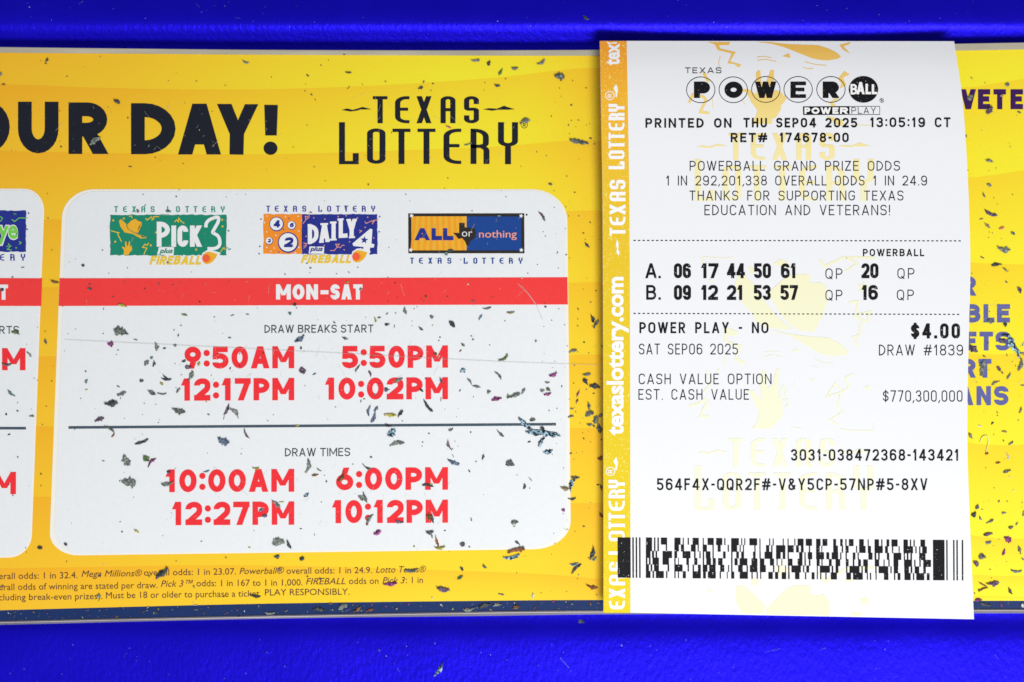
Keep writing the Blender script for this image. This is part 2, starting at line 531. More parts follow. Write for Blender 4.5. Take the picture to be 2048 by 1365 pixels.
# ---------------------------------------------------------------- the sign
TOP = [(-900, 84), (0, 95), (260, 98), (520, 100.5), (900, 101.5), (1200, 100.5), (1500, 97), (1910, 88.5), (2048, 86), (2900, 70)]
PRINT_TOP = [(-900, 95), (0, 106), (260, 108), (520, 110), (900, 111.5), (1200, 112), (1500, 109), (1910, 102), (2048, 99.5), (2900, 84)]
PRINT_END = [(-900, 1244), (0, 1221), (520, 1208), (1020, 1201.5), (1206, 1200.5), (1948, 1202), (2048, 1202), (2900, 1206)]
LIP = [(-900, 1264), (0, 1242.5), (520, 1231.5), (1020, 1222.5), (1206, 1221), (1948, 1218.5), (2900, 1220)]
BOTTOM = [(-900, 1270), (0, 1250), (520, 1238), (1020, 1231.5), (1206, 1229), (1948, 1227), (2900, 1229)]
XS = list(range(-600, 2701, 60))

sign = thing("advertising_sign", P(1024, 668, -3), "long yellow lottery sign board with white draw time panels lying in the blue recess", "sign")

def slab(name, top, bot, z0, z1, mat, parent, bevel=0.0):
    """a strip along the sign with thickness, edges following two measured curves"""
    rows = [(lambda x: (sinterp(top, x), z0)), (lambda x: (sinterp(top, x), z1 - bevel)), (lambda x: (sinterp(top, x) + bevel*9, z1)),
            (lambda x: (sinterp(bot, x) - bevel*9, z1)), (lambda x: (sinterp(bot, x), z1 - bevel)), (lambda x: (sinterp(bot, x), z0))]
    if bevel == 0: rows = [rows[0], rows[2], rows[3], rows[5]]
    verts = []
    for x in XS:
        for r in rows:
            y, z = r(x); verts.append(P(x, y, z))
    n = len(rows); faces = []
    for i in range(len(XS)-1):
        for j in range(n):
            k = (j+1) % n
            faces.append([i*n+j, i*n+k, (i+1)*n+k, (i+1)*n+j])
    faces.append(list(range(n))[::-1]); faces.append([(len(XS)-1)*n + j for j in range(n)])
    return link_mesh(name, verts, faces, [mat], parent)

def plastic(name, colour, rough=.3, alpha=1.0, spec=.4):
    m, nt, b = nodes_of(name)
    b.inputs["Base Color"].default_value = colour; b.inputs["Roughness"].default_value = rough
    b.inputs["Specular IOR Level"].default_value = spec
    b.inputs["Alpha"].default_value = alpha
    tc = nt.nodes.new("ShaderNodeTexCoord"); nz = nt.nodes.new("ShaderNodeTexNoise"); nz.inputs["Scale"].default_value = 400
    mp = nt.nodes.new("ShaderNodeMapping"); mp.inputs["Scale"].default_value = (.12, 1, 1)
    nt.links.new(tc.outputs["Object"], mp.inputs[0]); nt.links.new(mp.outputs[0], nz.inputs["Vector"])
    mx = nt.nodes.new("ShaderNodeMix"); mx.data_type = 'RGBA'
    mx.inputs[6].default_value = tuple(c*.6 for c in colour[:3]) + (1,); mx.inputs[7].default_value = tuple(min(.9, c*1.35) for c in colour[:3]) + (1,)
    nt.links.new(nz.outputs["Fac"], mx.inputs[0]); nt.links.new(mx.outputs[2], b.inputs["Base Color"])
    return m
slab("backing_board", TOP, LIP, -3.0, -.03, plastic("board_plastic", (.05, .05, .06, 1)), sign)
shift = lambda k, d: [(x, y + d) for x, y in k]
slab("top_lip", shift(TOP, -.5), shift(PRINT_TOP, -.3), -2.9, .25, plastic("lip_beige", (.50, .46, .36, 1), .35), sign, .06)
slab("bottom_lip", shift(LIP, 0), BOTTOM, -3.0, .18, plastic("lip_clear_grey", (.27, .25, .28, 1), .25, .85), sign, .07)
slab("lip_ridge", shift(LIP, 2.6), shift(LIP, 4.0), .1, .32, plastic("lip_ridge_grey", (.58, .55, .58, 1), .25), bpy.data.objects["bottom_lip"])

# the printed sheet: sunburst bands, each a row of faces with printed tint and painted ticket shade
BANDS = [PRINT_TOP,
 [(-600, 140), (0, 168), (260, 177.5), (520, 179), (780, 170), (1000, 155), (1199, 136), (1500, 160), (1925, 176), (2048, 158), (2700, 100)],
 [(-600, 285), (0, 302), (260, 307), (520, 309), (780, 302), (1000, 293), (1200, 281), (1500, 320), (1940, 355), (2048, 341), (2700, 290)],
 [(-600, 425), (0, 435), (105, 439), (600, 440), (1140, 423), (1200, 421), (1500, 480), (1950, 526), (2048, 529), (2700, 520)],
 [(-600, 565), (0, 572), (105, 575), (600, 578), (1140, 566), (1200, 564), (1500, 620), (1950, 709), (2048, 705), (2700, 690)],
 [(-600, 708), (0, 712), (105, 713), (600, 716), (1140, 711), (1200, 709), (1500, 780), (1950, 888), (2048, 890), (2700, 900)],
 [(-600, 853), (0, 853), (105, 853), (600, 856), (1140, 857), (1200, 856), (1500, 940), (1950, 1072), (2048, 1078), (2700, 1090)],
 [(-600, 996), (0, 994), (105, 994), (600, 998), (1140, 1007), (1200, 1006), (1500, 1090), (1950, 1150), (2048, 1152), (2700, 1160)],
 [(-600, 1145), (0, 1137), (150, 1135), (500, 1131), (1050, 1147), (1200, 1158), (1500, 1185), (1950, 1192), (2048, 1194), (2700, 1194)],
 PRINT_END]
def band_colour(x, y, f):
    s = interp([(-600, -.4), (0, 0), (250, .22), (520, .62), (900, 1.0), (1060, .92), (1130, .66), (1200, .46), (1400, .46), (1850, .98), (2700, 1.0)], x)  # dip near the ticket paints part of its shadow into the sheet colour
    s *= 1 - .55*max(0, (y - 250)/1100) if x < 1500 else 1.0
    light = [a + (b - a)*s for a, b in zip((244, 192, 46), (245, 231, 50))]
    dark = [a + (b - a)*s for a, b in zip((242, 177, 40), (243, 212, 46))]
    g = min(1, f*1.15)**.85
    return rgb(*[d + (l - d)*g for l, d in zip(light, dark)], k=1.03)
def build_sheet():
    verts, faces, cols = [], [], []
    xs = list(range(-600, 2701, 50)); nv = 5
    for k in range(len(BANDS)-1):
        base = len(verts)
        for x in xs:
            a, b = sinterp(BANDS[k], x), sinterp(BANDS[k+1], x)
            for j in range(nv+1):
                f = j/nv; y = a + (b-a)*f
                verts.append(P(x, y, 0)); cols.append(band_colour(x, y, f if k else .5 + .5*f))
        for i in range(len(xs)-1):
            for j in range(nv):
                p = base + i*(nv+1) + j
                faces.append([p, p+1, p+nv+2, p+nv+1])
    m, nt, b = nodes_of("sunburst_print_with_shade")
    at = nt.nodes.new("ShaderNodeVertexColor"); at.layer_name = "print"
    tc = nt.nodes.new("ShaderNodeTexCoord")
    nz = nt.nodes.new("ShaderNodeTexNoise"); nz.inputs["Scale"].default_value = 3000; nz.inputs["Detail"].default_value = 3
    nt.links.new(tc.outputs["Object"], nz.inputs["Vector"])
    mr = nt.nodes.new("ShaderNodeMapRange"); mr.inputs[3].default_value = .93; mr.inputs[4].default_value = 1.07
    nt.links.new(nz.outputs["Fac"], mr.inputs[0])
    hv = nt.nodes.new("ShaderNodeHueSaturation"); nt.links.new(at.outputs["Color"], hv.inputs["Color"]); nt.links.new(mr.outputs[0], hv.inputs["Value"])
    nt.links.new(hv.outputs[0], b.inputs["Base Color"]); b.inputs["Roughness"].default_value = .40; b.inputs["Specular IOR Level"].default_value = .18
    o = link_mesh("printed_sheet", verts, faces, [m], sign)
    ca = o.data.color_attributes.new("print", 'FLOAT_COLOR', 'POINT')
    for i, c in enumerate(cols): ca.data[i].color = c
    return o
sheet = build_sheet()

a = Art(sign_surf)
for i in range(len(XS)-1):
    x, X = XS[i], XS[i+1]
    a.conv([(x, sinterp(PRINT_END, x)), (X, sinterp(PRINT_END, X)), (X, sinterp(LIP, X) - .2), (x, sinterp(LIP, x) - .2)], "border_navy", 0)
a.build("navy_border", sign)

# headline
a = Art(sign_surf)
for k, x0, x1, y0, y1 in (('O', -78, 19.5, 202, 307), ('U', 36, 117, 204, 307), ('R', 137, 217, 205.5, 308.5), ('D', 262, 351, 207, 309), ('A', 356, 442, 208, 309.5)):
    text(a, k, x0, x1, y0, y1, 27.5, "headline_ink", 1, mode='e')
a.poly([(434, 208.5), (463, 208.5), (476, 241), (490, 209), (516.5, 209), (488, 269), (487, 310), (459, 309.5), (459.5, 269)], "headline_ink", 1.3)
a.poly([(528.5, 210), (555.8, 210.5), (553.5, 271.5), (530.5, 271.5)], "headline_ink", 1)
a.poly(circle(541, 297, 14, 13.3), "headline_ink", 1)
a.build("headline_lettering", sign)

a = Art(sign_surf)
wordmark(a, 0, 0, "headline_ink", 1)
ring(a, 1048.5, 250.5, 6.2, 6.2, 1.0, "headline_ink", 1.2); text(a, "R", 1046, 1051.5, 247, 254, 1.1, "headline_ink", 1)
a.build("wordmark_lettering", sign)

# fine print in three lines
a = Art(sign_surf)
for s, x0, x1, yb, sh in (
 ("erall odds: 1 in 32.4.", -2, 155, 1159, 0), ("Mega Millions®", 163, 284, 1154.6, .25), ("overall odds: 1 in 23.07.", 288, 472, 1152, 0),
 ("Powerball®", 479, 568, 1149, .25), ("overall odds: 1 in 24.9.", 573, 744, 1148.4, 0), ("Lotto Texas®", 752, 852, 1146, .25),
 ("erall odds of winning are stated per draw.", -2, 315, 1181, 0), ("Pick 3™", 322, 386, 1174.4, .25), ("odds: 1 in 167 to 1 in 1,000.", 393, 605, 1173.4, 0),
 ("FIREBALL", 612, 691, 1169.6, .25), ("odds on", 698, 757, 1168.8, 0), ("Pick 3", 765, 810, 1167.6, .25), (": 1 in", 812, 846, 1167, 0),
 ("cluding break-even prizes).", -2, 205, 1201.5, 0), ("Must be 18 or older to purchase a ticket.", 212, 522, 1197.6, 0), ("PLAY RESPONSIBLY.", 530, 699, 1191.6, 0)):
    sl = -.0135 if x1 < 600 else -.009
    btext(a, s, x0, x1, yb, 12.6, "fine_print_brown", 1, shear=sh, bold=0, rise=(x1 - x0)*sl)
a.build("fine_print", sign)

# lettering right of the ticket (the rest of it is under the ticket)
a = Art(sign_surf)
for k, x0, x1 in (('V', 1921, 1952), ('E', 1956, 1980.5), ('T', 1987, 2012), ('E', 2021, 2046), ('R', 2053, 2082)):
    text(a, k, x0, x1, 179, 219, 10.5, "side_purple", 1, mode='e')
a.build("side_lettering", sign); a = Art(sign_surf)
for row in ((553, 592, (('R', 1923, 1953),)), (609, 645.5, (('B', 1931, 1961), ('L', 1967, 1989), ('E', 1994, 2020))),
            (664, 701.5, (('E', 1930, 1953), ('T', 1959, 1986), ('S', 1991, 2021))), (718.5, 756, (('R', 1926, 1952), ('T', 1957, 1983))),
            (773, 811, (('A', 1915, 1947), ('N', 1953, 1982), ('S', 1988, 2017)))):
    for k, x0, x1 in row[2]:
        text(a, k, x0, x1, row[0], row[1], 9.6, "side_glare_violet", 1, mode='e')
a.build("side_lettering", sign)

def rounded(tl, tr, br, bl, rr):
    return fillet([(tl[0], tl[1], 0), (tr[0], tr[1], 0), (br[0], br[1], 0), (bl[0], bl[1], 0)], True, 'e') if not rr else None
def panel_outline(c, r):
    """c: four corners clockwise from top left; r: (along x, along y) corner sizes"""
    out = []
    n = 4
    for i in range(4):
        x, y = c[i]; p = c[i-1]; q = c[(i+1) % 4]
        a_ = r[i]
        def toward(o, d):
            l = math.hypot(o[0]-x, o[1]-y); return (x + (o[0]-x)/l*d, y + (o[1]-y)/l*d)
        horizontal_first = i in (1, 3)
        d1, d2 = (a_[0], a_[1]) if horizontal_first else (a_[1], a_[0])
        p1, p2 = toward(p, d1), toward(q, d2); K = .5523
        c1 = (p1[0]+(x-p1[0])*K, p1[1]+(y-p1[1])*K); c2 = (p2[0]+(x-p2[0])*K, p2[1]+(y-p2[1])*K)
        for k in range(11):
            t = k/10; u = 1-t
            out.append(tuple(u**3*p1[j]+3*u*u*t*c1[j]+3*u*t*t*c2[j]+t**3*p2[j] for j in (0, 1)))
    return out

# ---- main panel
a = Art(sign_surf)
a.poly(panel_outline([(126, 379), (1134, 379), (1142, 1098), (98, 1112)], [(62, 56), (70, 62), (75, 56), (60, 46)]), "panel_edge_white", 1)
a.poly(panel_outline([(134, 383), (1131, 382), (1134, 1095), (107, 1109)], [(58, 54), (68, 60), (75, 58), (56, 46)]), "panel_white", 2)
panel = a.build("schedule_panel", sign)
a = Art(sign_surf); a.poly([(119.5, 557), (600, 556.5), (1134.8, 555), (1135.6, 609.5), (600, 611), (117.5, 612.5)], "banner_red", 3); a.build("red_banner", panel)
a = Art(sign_surf)
for s, x0, x1 in (("MON", 552, 636), ("-", 641, 657), ("SAT", 661, 725)):
    text(a, s, x0, x1, 569, 599.5, 8.2, "badge_white", 4, g=.16, mode='e')
a.build("banner_lettering", panel)
for s, x0, x1, y0, y1 in (("DRAW BREAKS START", 529, 747, 650.5, 666.5), ("DRAW TIMES", 570, 700.5, 897, 913.5)):
    a = Art(sign_surf); text(a, ["sp" if c == " " else c for c in s], x0, x1, y0, y1, 2.2, "caption_grey", 3, g=.2, mode='e', rise=-.8); a.build("caption_lettering", panel)
for s, x0, x1, y0, y1 in (("9:50AM", 369, 588.5, 694, 738), ("5:50PM", 684, 896, 692.5, 737), ("12:17PM", 362, 588.5, 757.5, 802), ("10:02PM", 650, 896, 756, 800),
                          ("10:00AM", 331, 588.5, 939.5, 985), ("6:00PM", 672, 896, 936, 981), ("12:27PM", 344, 588.5, 1004.5, 1051), ("10:12PM", 664, 896, 1001, 1047)):
    keys = [{'6': '6h', '9': '9h'}.get(c, c) for c in s]
    a = Art(sign_surf); text(a, keys, x0, x1, y0, y1, 11.2, "time_red", 3, g=.17, mode='e', rise=-1.0); a.build("time_lettering", panel)
a = Art(sign_surf); line(a, [(137, 855.5), (500, 853), (1112, 849)], 5.2, "rule_slate", 3); a.build("divider_line", panel)

# ---- left panel, cut by the frame
a = Art(sign_surf)
a.poly(panel_outline([(-420, 376), (90, 378), (62, 1115), (-440, 1122)], [(62, 56), (42, 46), (44, 44), (60, 46)]), "panel_edge_white", 1)
a.poly(panel_outline([(-412, 380), (86.5, 381), (59.5, 1111.5), (-432, 1118)], [(58, 54), (40, 44), (42, 42), (56, 46)]), "panel_white", 2)
lpanel = a.build("schedule_panel", sign)
a = Art(sign_surf); a.poly([(-417, 555), (84.3, 557), (82.5, 612.5), (-418, 612)], "banner_red", 3); a.build("red_banner", lpanel)
a = Art(sign_surf); text(a, "SAT", -45, 16, 569.5, 600, 7.6, "badge_white", 4, g=.16, mode='e'); a.build("banner_lettering", lpanel)
a = Art(sign_surf); text(a, "STARTS", -45, 38, 652.5, 668, 2.1, "caption_grey", 3, g=.24, mode='e'); a.build("caption_lettering", lpanel)
for s, x0, x1, y0, y1 in (("PM", -36, 51, 697, 741), ("PM", -54, 32, 944.5, 989)):
    a = Art(sign_surf); text(a, s, x0, x1, y0, y1, 11.2, "time_red", 3, g=.17, mode='e'); a.build("time_lettering", lpanel)
a = Art(sign_surf); line(a, [(-380, 856), (52, 857)], 5.2, "rule_slate", 3); a.build("divider_line", lpanel)

# ---- game badges
rb = random.Random(5)
def badge(parent, draw):
    a = Art(sign_surf); draw(a); return a.build("game_badge", parent)
def spaced(a, s_words, y0, y1, mat):
    for s, xs in s_words:
        for k, x in zip(s, xs):
            text(a, ['l' + k], x - 4, x + 4, y0, y1, 2.7, mat, 3, ax=1.5)
def fireball(a, zx, zy, S, cx, cy):
    z = lambda f: Z(zx, zy, S, f)
    c = Z(zx, zy, S, "%f,%f" % (cx, cy))[0]; q = 1/S
    fl = [(-62, 0), (-45, -70), (10, -105), (60, -110), (110, -95), (180, -75), (150, -10), (110, 40), (60, 75), (0, 85), (-45, 55)]
    a.poly([(c[0] + x*q*1.28, c[1] + y*q*1.28) for x, y in fl], "badge_white", 3.6)
    a.poly([(c[0] + x*q, c[1] + y*q) for x, y in fl], "badge_amber", 4.2)
    a.poly([(c[0] + x*q*.75 - 1, c[1] + y*q*.75) for x, y in fl[:4] + fl[6:]], "badge_deep_amber", 4.7)
    a.poly(circle(c[0], c[1] - 1, 60*q), "badge_flame_red", 5.2)

def badge_green(a):
    S = 2048/260; z = lambda f: Z(210, 400, S, f)
    xs1 = [210 + v/S for v in (175, 315, 458, 603, 750)]; xs2 = [210 + v/S for v in (1008, 1150, 1295, 1425, 1565, 1705, 1855)]
    spaced(a, (("TEXAS", xs1), ("LOTTERY", xs2)), 413, 425, "badge_teal")
    a.poly(rough_rect(220.2, 430.2, 453, 511, .9, rb), "badge_green", 3)
    a.poly(z("220,330 250,305 340,385 330,400 350,440 480,520 640,580 655,605 560,610 440,540 310,515 240,420"), "badge_amber", 4)
    a.poly(z("345,400 410,330 480,300 520,335 575,350 580,390 520,520 470,520 370,450"), "badge_amber", 4.3)
    a.poly(z("505,490 565,362 545,440"), "badge_black", 4.8)
    line(a, z("335,400 365,465 470,525 640,590"), 1.1, "badge_green", 4.8)
    a.poly(z("560,575 610,575 630,592 575,592"), "badge_green", 4.8)
    a.poly(z("290,870 300,800 262,740 300,742 320,762 315,660 335,655 347,730 358,730 380,650 397,665 387,740 415,715 428,790 388,830 368,870"), "badge_amber", 4)
    for f in ("640,290 665,320 730,270 770,300 740,315 760,270 850,265", "1095,350 1130,315 1160,350 1160,285 1190,330 1250,375", "90,485 150,505 220,520 200,540 260,660",
              "690,680 660,720 630,700 590,750 660,760 610,860", "1820,820 1890,740 1850,770 1905,780", "380,270 410,250 430,290"):
        line(a, z(f), 1.7, "badge_yellow", 4)
    line(a, z("1925,750 1955,790 1985,770"), 1.6, "badge_teal", 4)
    for c in ("295,295", "1845,315", "1945,490", "720,718", "805,515", "1850,420", "1435,785", "130,325", "160,660"):
        x, y = z(c)[0]; a.poly(star(x, y, 3.0), "badge_yellow" if x < 450 else "badge_teal", 4.1)
    for k, x0, x1, y0 in (('P', 815, 1022, 345), ('I', 1045, 1118, 405), ('C', 1140, 1310, 405), ('K', 1338, 1530, 405)):
        text(a, k, 210 + x0/S, 210 + x1/S, 400 + y0/S, 400 + 740/S, 9.6, "badge_white", 4.4, mode='e')
    line(a, fillet([(x, y, r) for (x, y), r in zip(z("1590,410 1590,330 1790,260 1790,340 1690,515 1810,580 1810,770 1640,770"), (0, .9, .9, .8, .2, .9, .9, 0))], False, 'e'), 6.6, "badge_white", 4.4, 'S')
    a.poly(z("850,745 1090,745 1080,870 820,865"), "badge_white", 3.8)
    btext(a, "plus", 318.5, 346, 506.5, 9, "badge_green", 5, shear=.3, bold=.03)
    a.poly(z("720,868 1540,868 1520,1035 690,1035"), "badge_white", 2.6)
    text(a, "FIREBALL", 299, 401, 512.5, 530, 4.1, "badge_yellow", 4.2, g=.16, mode='e', slant=.28)
    fireball(a, 210, 400, S, 1592, 930)
badge(panel, badge_green)

def badge_two_tone(a):
    S = 2048/260; z = lambda f: Z(510, 400, S, f)
    xs1 = [510 + v/S for v in (208, 342, 485, 630, 775)]; xs2 = [510 + v/S for v in (1028, 1168, 1308, 1437, 1572, 1715, 1862)]
    spaced(a, (("TEXAS", xs1), ("LOTTERY", xs2)), 412, 424, "badge_violet")
    a.poly(rough_rect(526.8, 428.8, 604, 508, .9, rb), "badge_orange", 3)
    a.poly(rough_rect(604, 429, 754.5, 509, .9, rb), "badge_navy", 3)
    for cx, cy, r, d, k in ((338, 380, 105, '4', 66), (575, 400, 64, '6', 40), (520, 670, 150, '2', 90), (222, 645, 56, '2', 32)):
        x, y = z("%d,%d" % (cx, cy))[0]; r /= S; k /= S
        a.poly(circle(x + .4, y + .5, r*1.09), "badge_navy", 3.8); a.poly(circle(x, y, r*.96), "badge_white", 4.4)
        text(a, d, x - k*.72, x + k*.8, y - k*.86, y + k*.86, k*.5, "badge_navy", 5, mode='e', slant=.12)
    for c in ("190,255", "450,470", "330,560", "300,760", "680,260", "185,505", "690,490", "535,295", "480,265", "150,360", "375,825", "250,810", "690,750", "185,750", "635,830"):
        x, y = z(c)[0]; a.poly(star(x, y, 2.1), "badge_white" if rb.random() < .6 else "badge_navy", 4)
    for c in ("1100,305", "1775,275", "1435,250", "925,285", "1310,265", "1615,285", "1735,435", "1870,600", "1490,660", "1090,720", "1405,790", "805,575"):
        x, y = z(c)[0]; a.poly(star(x, y, 2.0), "badge_pink", 4)
    for c in ("95,305", "75,735", "1955,505", "1965,265", "65,850"):
        x, y = z(c)[0]; a.poly(star(x, y, 2.4), "badge_navy", 3)
    for f in ("755,375 800,320 790,260 830,260 810,310 850,280 855,200 905,200", "1730,340 1750,375 1840,330 1880,335 1850,380 1850,330 1950,310", "1180,800 1250,800 1330,700 1270,700 1290,740 1340,755 1380,715 1410,720",
              "760,680 820,690 760,730 815,720 765,765", "1640,480 1680,490 1645,520"):
        line(a, z(f), 1.3, "badge_pink", 4)
    for k, x0, x1, y0, y1 in (('D', 832, 1000, 392, 693), ('A', 1010, 1178, 372, 672), ('I', 1205, 1262, 350, 640), ('L', 1318, 1458, 298, 604), ('Y', 1440, 1605, 305, 606)):
        text(a, k, 510 + x0/S, 510 + x1/S, 400 + y0/S, 400 + y1/S, 8.4, "badge_white", 4.4, mode='c', rise=-1.0)
    for x0, x1, y in ((1180, 1285, 360), (1182, 1285, 628), (1298, 1395, 312), (1440, 1510, 320), (1540, 1605, 320), (1480, 1575, 592), (1010, 1085, 665), (1115, 1180, 640), (1030, 1150, 385), (828, 880, 400), (840, 890, 685)):
        line(a, [(510 + x0/S, 400 + y/S), (510 + x1/S, 399.4 + y/S)], 4.0, "badge_white", 5)
    a.poly(z("1815,455 1850,465 1835,690 1882,700 1870,755 1815,752 1805,810 1705,800 1710,745 1550,728 1535,690"), "badge_white", 4.4)
    x, y = z("1722,635")[0]; a.poly(star(x, y, 8.0, .1), "badge_navy", 5)
    a.poly(z("860,735 1090,740 1085,850 845,848"), "badge_white", 3.8)
    btext(a, "plus", 619.5, 646, 502.5, 9, "badge_navy", 5, shear=.3, bold=.03)
    a.poly(z("735,850 1540,850 1520,1010 715,1010"), "badge_white", 2.6)
    text(a, "FIREBALL", 602, 701, 510.5, 527, 4.0, "badge_yellow", 4.2, g=.16, mode='e', slant=.28)
    fireball(a, 510, 400, S, 1592, 905)
badge(panel, badge_two_tone)

def badge_framed(a):
    S = 2048/260; z = lambda f: Z(805, 410, S, f)
    xs1 = [805 + v/S for v in (150, 290, 438, 585, 738)]; xs2 = [805 + v/S for v in (995, 1147, 1285, 1420, 1560, 1708, 1860)]
    spaced(a, (("TEXAS", xs1), ("LOTTERY", xs2)), 516, 528, "badge_blue")
    a.poly(z("90,137 1918,135 1922,765 92,765"), "badge_black", 3)
    a.poly(z("140,182 1010,182 1010,718 140,718"), "badge_amber", 3.6)
    for k in range(9):
        x = 150 + k*95; d = (x - 560)*.06
        a.poly(z("%f,182 %f,182 %f,718 %f,718" % (x - d, x + 42 - d, x + 42 + d, x + d)), "badge_deep_amber", 4)
    a.poly(z("1010,184 1870,184 1870,718 1010,718"), "badge_blue", 3.6)
    for c in ("142,172", "130,712", "1868,176", "1872,714"):
        x, y = z(c)[0]; a.poly(star(x, y, 4.6, .2, .5), "badge_white", 4.4)
    a.poly(z("893,285 980,285 980,355 1060,365 1145,380 1160,450 1140,520 1060,580 1050,645 1010,640 985,580 940,525 880,540 845,490 795,443 893,445"), "badge_black", 4.6)
    text(a, "A", 829, 860, 457, 481, 7.6, "badge_navy", 4.6, mode='e'); text(a, "L", 863, 884, 457, 481, 8.6, "badge_navy", 4.6); text(a, "L", 886, 907, 457, 481, 8.6, "badge_navy", 4.6)
    btext(a, "or", 805 + 935/S, 805 + 1100/S, 473.5, 15, "badge_white", 5.4, bold=-.005)
    btext(a, "nothing", 805 + 1205/S, 805 + 1800/S, 475.5, 14.5, "badge_pink", 5.0, bold=.004)
    a.poly(circle(805 + 1955/S, 430, 1.9), "badge_black", 3)
badge(panel, badge_framed)

def badge_cut(a):
    a.poly(rough_rect(-140, 421.5, 52, 504, .9, rb), "badge_navy", 3)
    z = lambda f: Z(0, 360, 3.4115, f)
    for f in ("80,270 100,285 130,260 190,262", "95,230 110,240", "45,455 75,450 50,475 80,480", "130,420 145,430 130,440", "0,250 18,262 2,285"):
        line(a, z(f), 1.6, "badge_lime" , 4)
    for c in ("105,235", "195,228", "185,338", "60,440", "110,465"):
        x, y = z(c)[0]; a.poly(star(x, y, 2.4), "badge_navy" if x > 50 else "badge_lime", 4)
    btext(a, "ye", -5, 36.5, 477, 36, "badge_white", 4.4, bold=.06); btext(a, "ye", -4, 35.5, 476.5, 35, "badge_lime", 5, bold=.025)
    for k, x in zip("ERY", (4, 25, 46)): text(a, ['l' + k], x - 4.6, x + 4.6, 508.5, 522, 3.0, "badge_violet", 3, ax=1.5)
    for k, x in zip("LOTT", (-80, -59, -38, -17)): text(a, ['l' + k], x - 4.6, x + 4.6, 508.5, 522, 3.0, "badge_violet", 3, ax=1.5)
badge(lpanel, badge_cut)

# ---- wear of the sign's clear face
a = Art(sign_surf)
line(a, [(130, 680), (420, 694), (700, 708), (1000, 724), (1200, 731)], .5, "scratch_grey", 7)
a.build("long_scratch", sign)
a = Art(sign_surf); rs = random.Random(3)
for (x0, x1, y0, y1, n) in ((130, 1130, 560, 610, 26), (360, 900, 690, 800, 60), (330, 900, 935, 1050, 60), (30, 560, 205, 310, 22), (680, 1040, 190, 330, 30), (815, 1050, 430, 505, 22), (220, 455, 430, 510, 14), (1940, 2048, 600, 810, 24)):
    for _ in range(n):
        x, y = rs.uniform(x0, x1), rs.uniform(y0, y1); an = rs.choice((-.9, .8, 1.9, 2.4)) + rs.gauss(0, .3); l = rs.expovariate(1/7) + 2
        line(a, [(x, y), (x + l*math.cos(an), y + l*math.sin(an))], rs.uniform(.2, .42), "scratch_pale", 7.3)
line(a, [(1035, 567), (1056, 588), (1072, 610), (1085, 640)], .7, "scratch_pale", 7.3); line(a, [(1042, 570), (1060, 591), (1074, 612)], .5, "scratch_pale", 7.3)
tag(a.build("fine_scratches", sign), kind="stuff")

# ---------------------------------------------------------------- the ticket
TXL = [(82, 1199.5), (250, 1202.5), (400, 1204.8), (800, 1206.5), (1240, 1207)]
TXR = [(82, 1908), (120, 1914), (200, 1925), (300, 1932.5), (400, 1937.5), (480, 1940), (560, 1940.5), (640, 1938.5), (800, 1935), (900, 1935), (1000, 1938), (1100, 1942), (1240, 1948)]
ARCH = [(60, .05), (82, .35), (110, .95), (140, 1.35), (190, 1.6), (260, 1.5), (400, .85), (600, .35), (780, .1), (1000, .15), (1120, .25), (1245, .55)]
def ticket_z(px, py):
    u = (px - 1206.0) / 732.0
    w = 2*u - 1
    side = 2.3*abs(w)**2.2
    return .16 + side + sinterp(ARCH, py)
def ticket_surf(px, py, layer): return P(px, py, ticket_z(px, py) + layer * .03)

print_mat("thermal_paper", rgb(249, 250, 253, .90), rough=.5, var=.012, spec=.2)
print_mat("thermal_black", rgb(22, 22, 26), rough=.5, speck=rgb(190, 190, 195), speck_thr=.705, speck_scale=2300, var=.2, spec=.15)
print_mat("thermal_thin_black", rgb(20, 26, 46), rough=.5, speck=rgb(150, 155, 165), speck_thr=.78, speck_scale=2800, var=.3, spec=.15)
print_mat("paper_white", rgb(253, 253, 252, .95), rough=.5, var=.01, spec=.15)
ticket_base = P(1570, 660, .16)
yt, yb_ = P(1570, 82, 1).y - ticket_base.y, P(1570, 1235, 1).y - ticket_base.y
grad_mat("strip_ink", [(0, rgb(241, 216, 36)), (.5, rgb(239, 207, 42)), (.75, rgb(243, 200, 48)), (.9, rgb(252, 188, 50)), (1, rgb(255, 166, 50))], yb_, yt, speck=rgb(250, 238, 130))
grad_mat("watermark_ink", [(0, rgb(253, 246, 210)), (.25, rgb(249, 249, 222)), (.5, rgb(249, 249, 216)), (.72, rgb(253, 247, 200)), (.86, rgb(251, 230, 148)), (1, rgb(248, 194, 88))], yb_, yt)

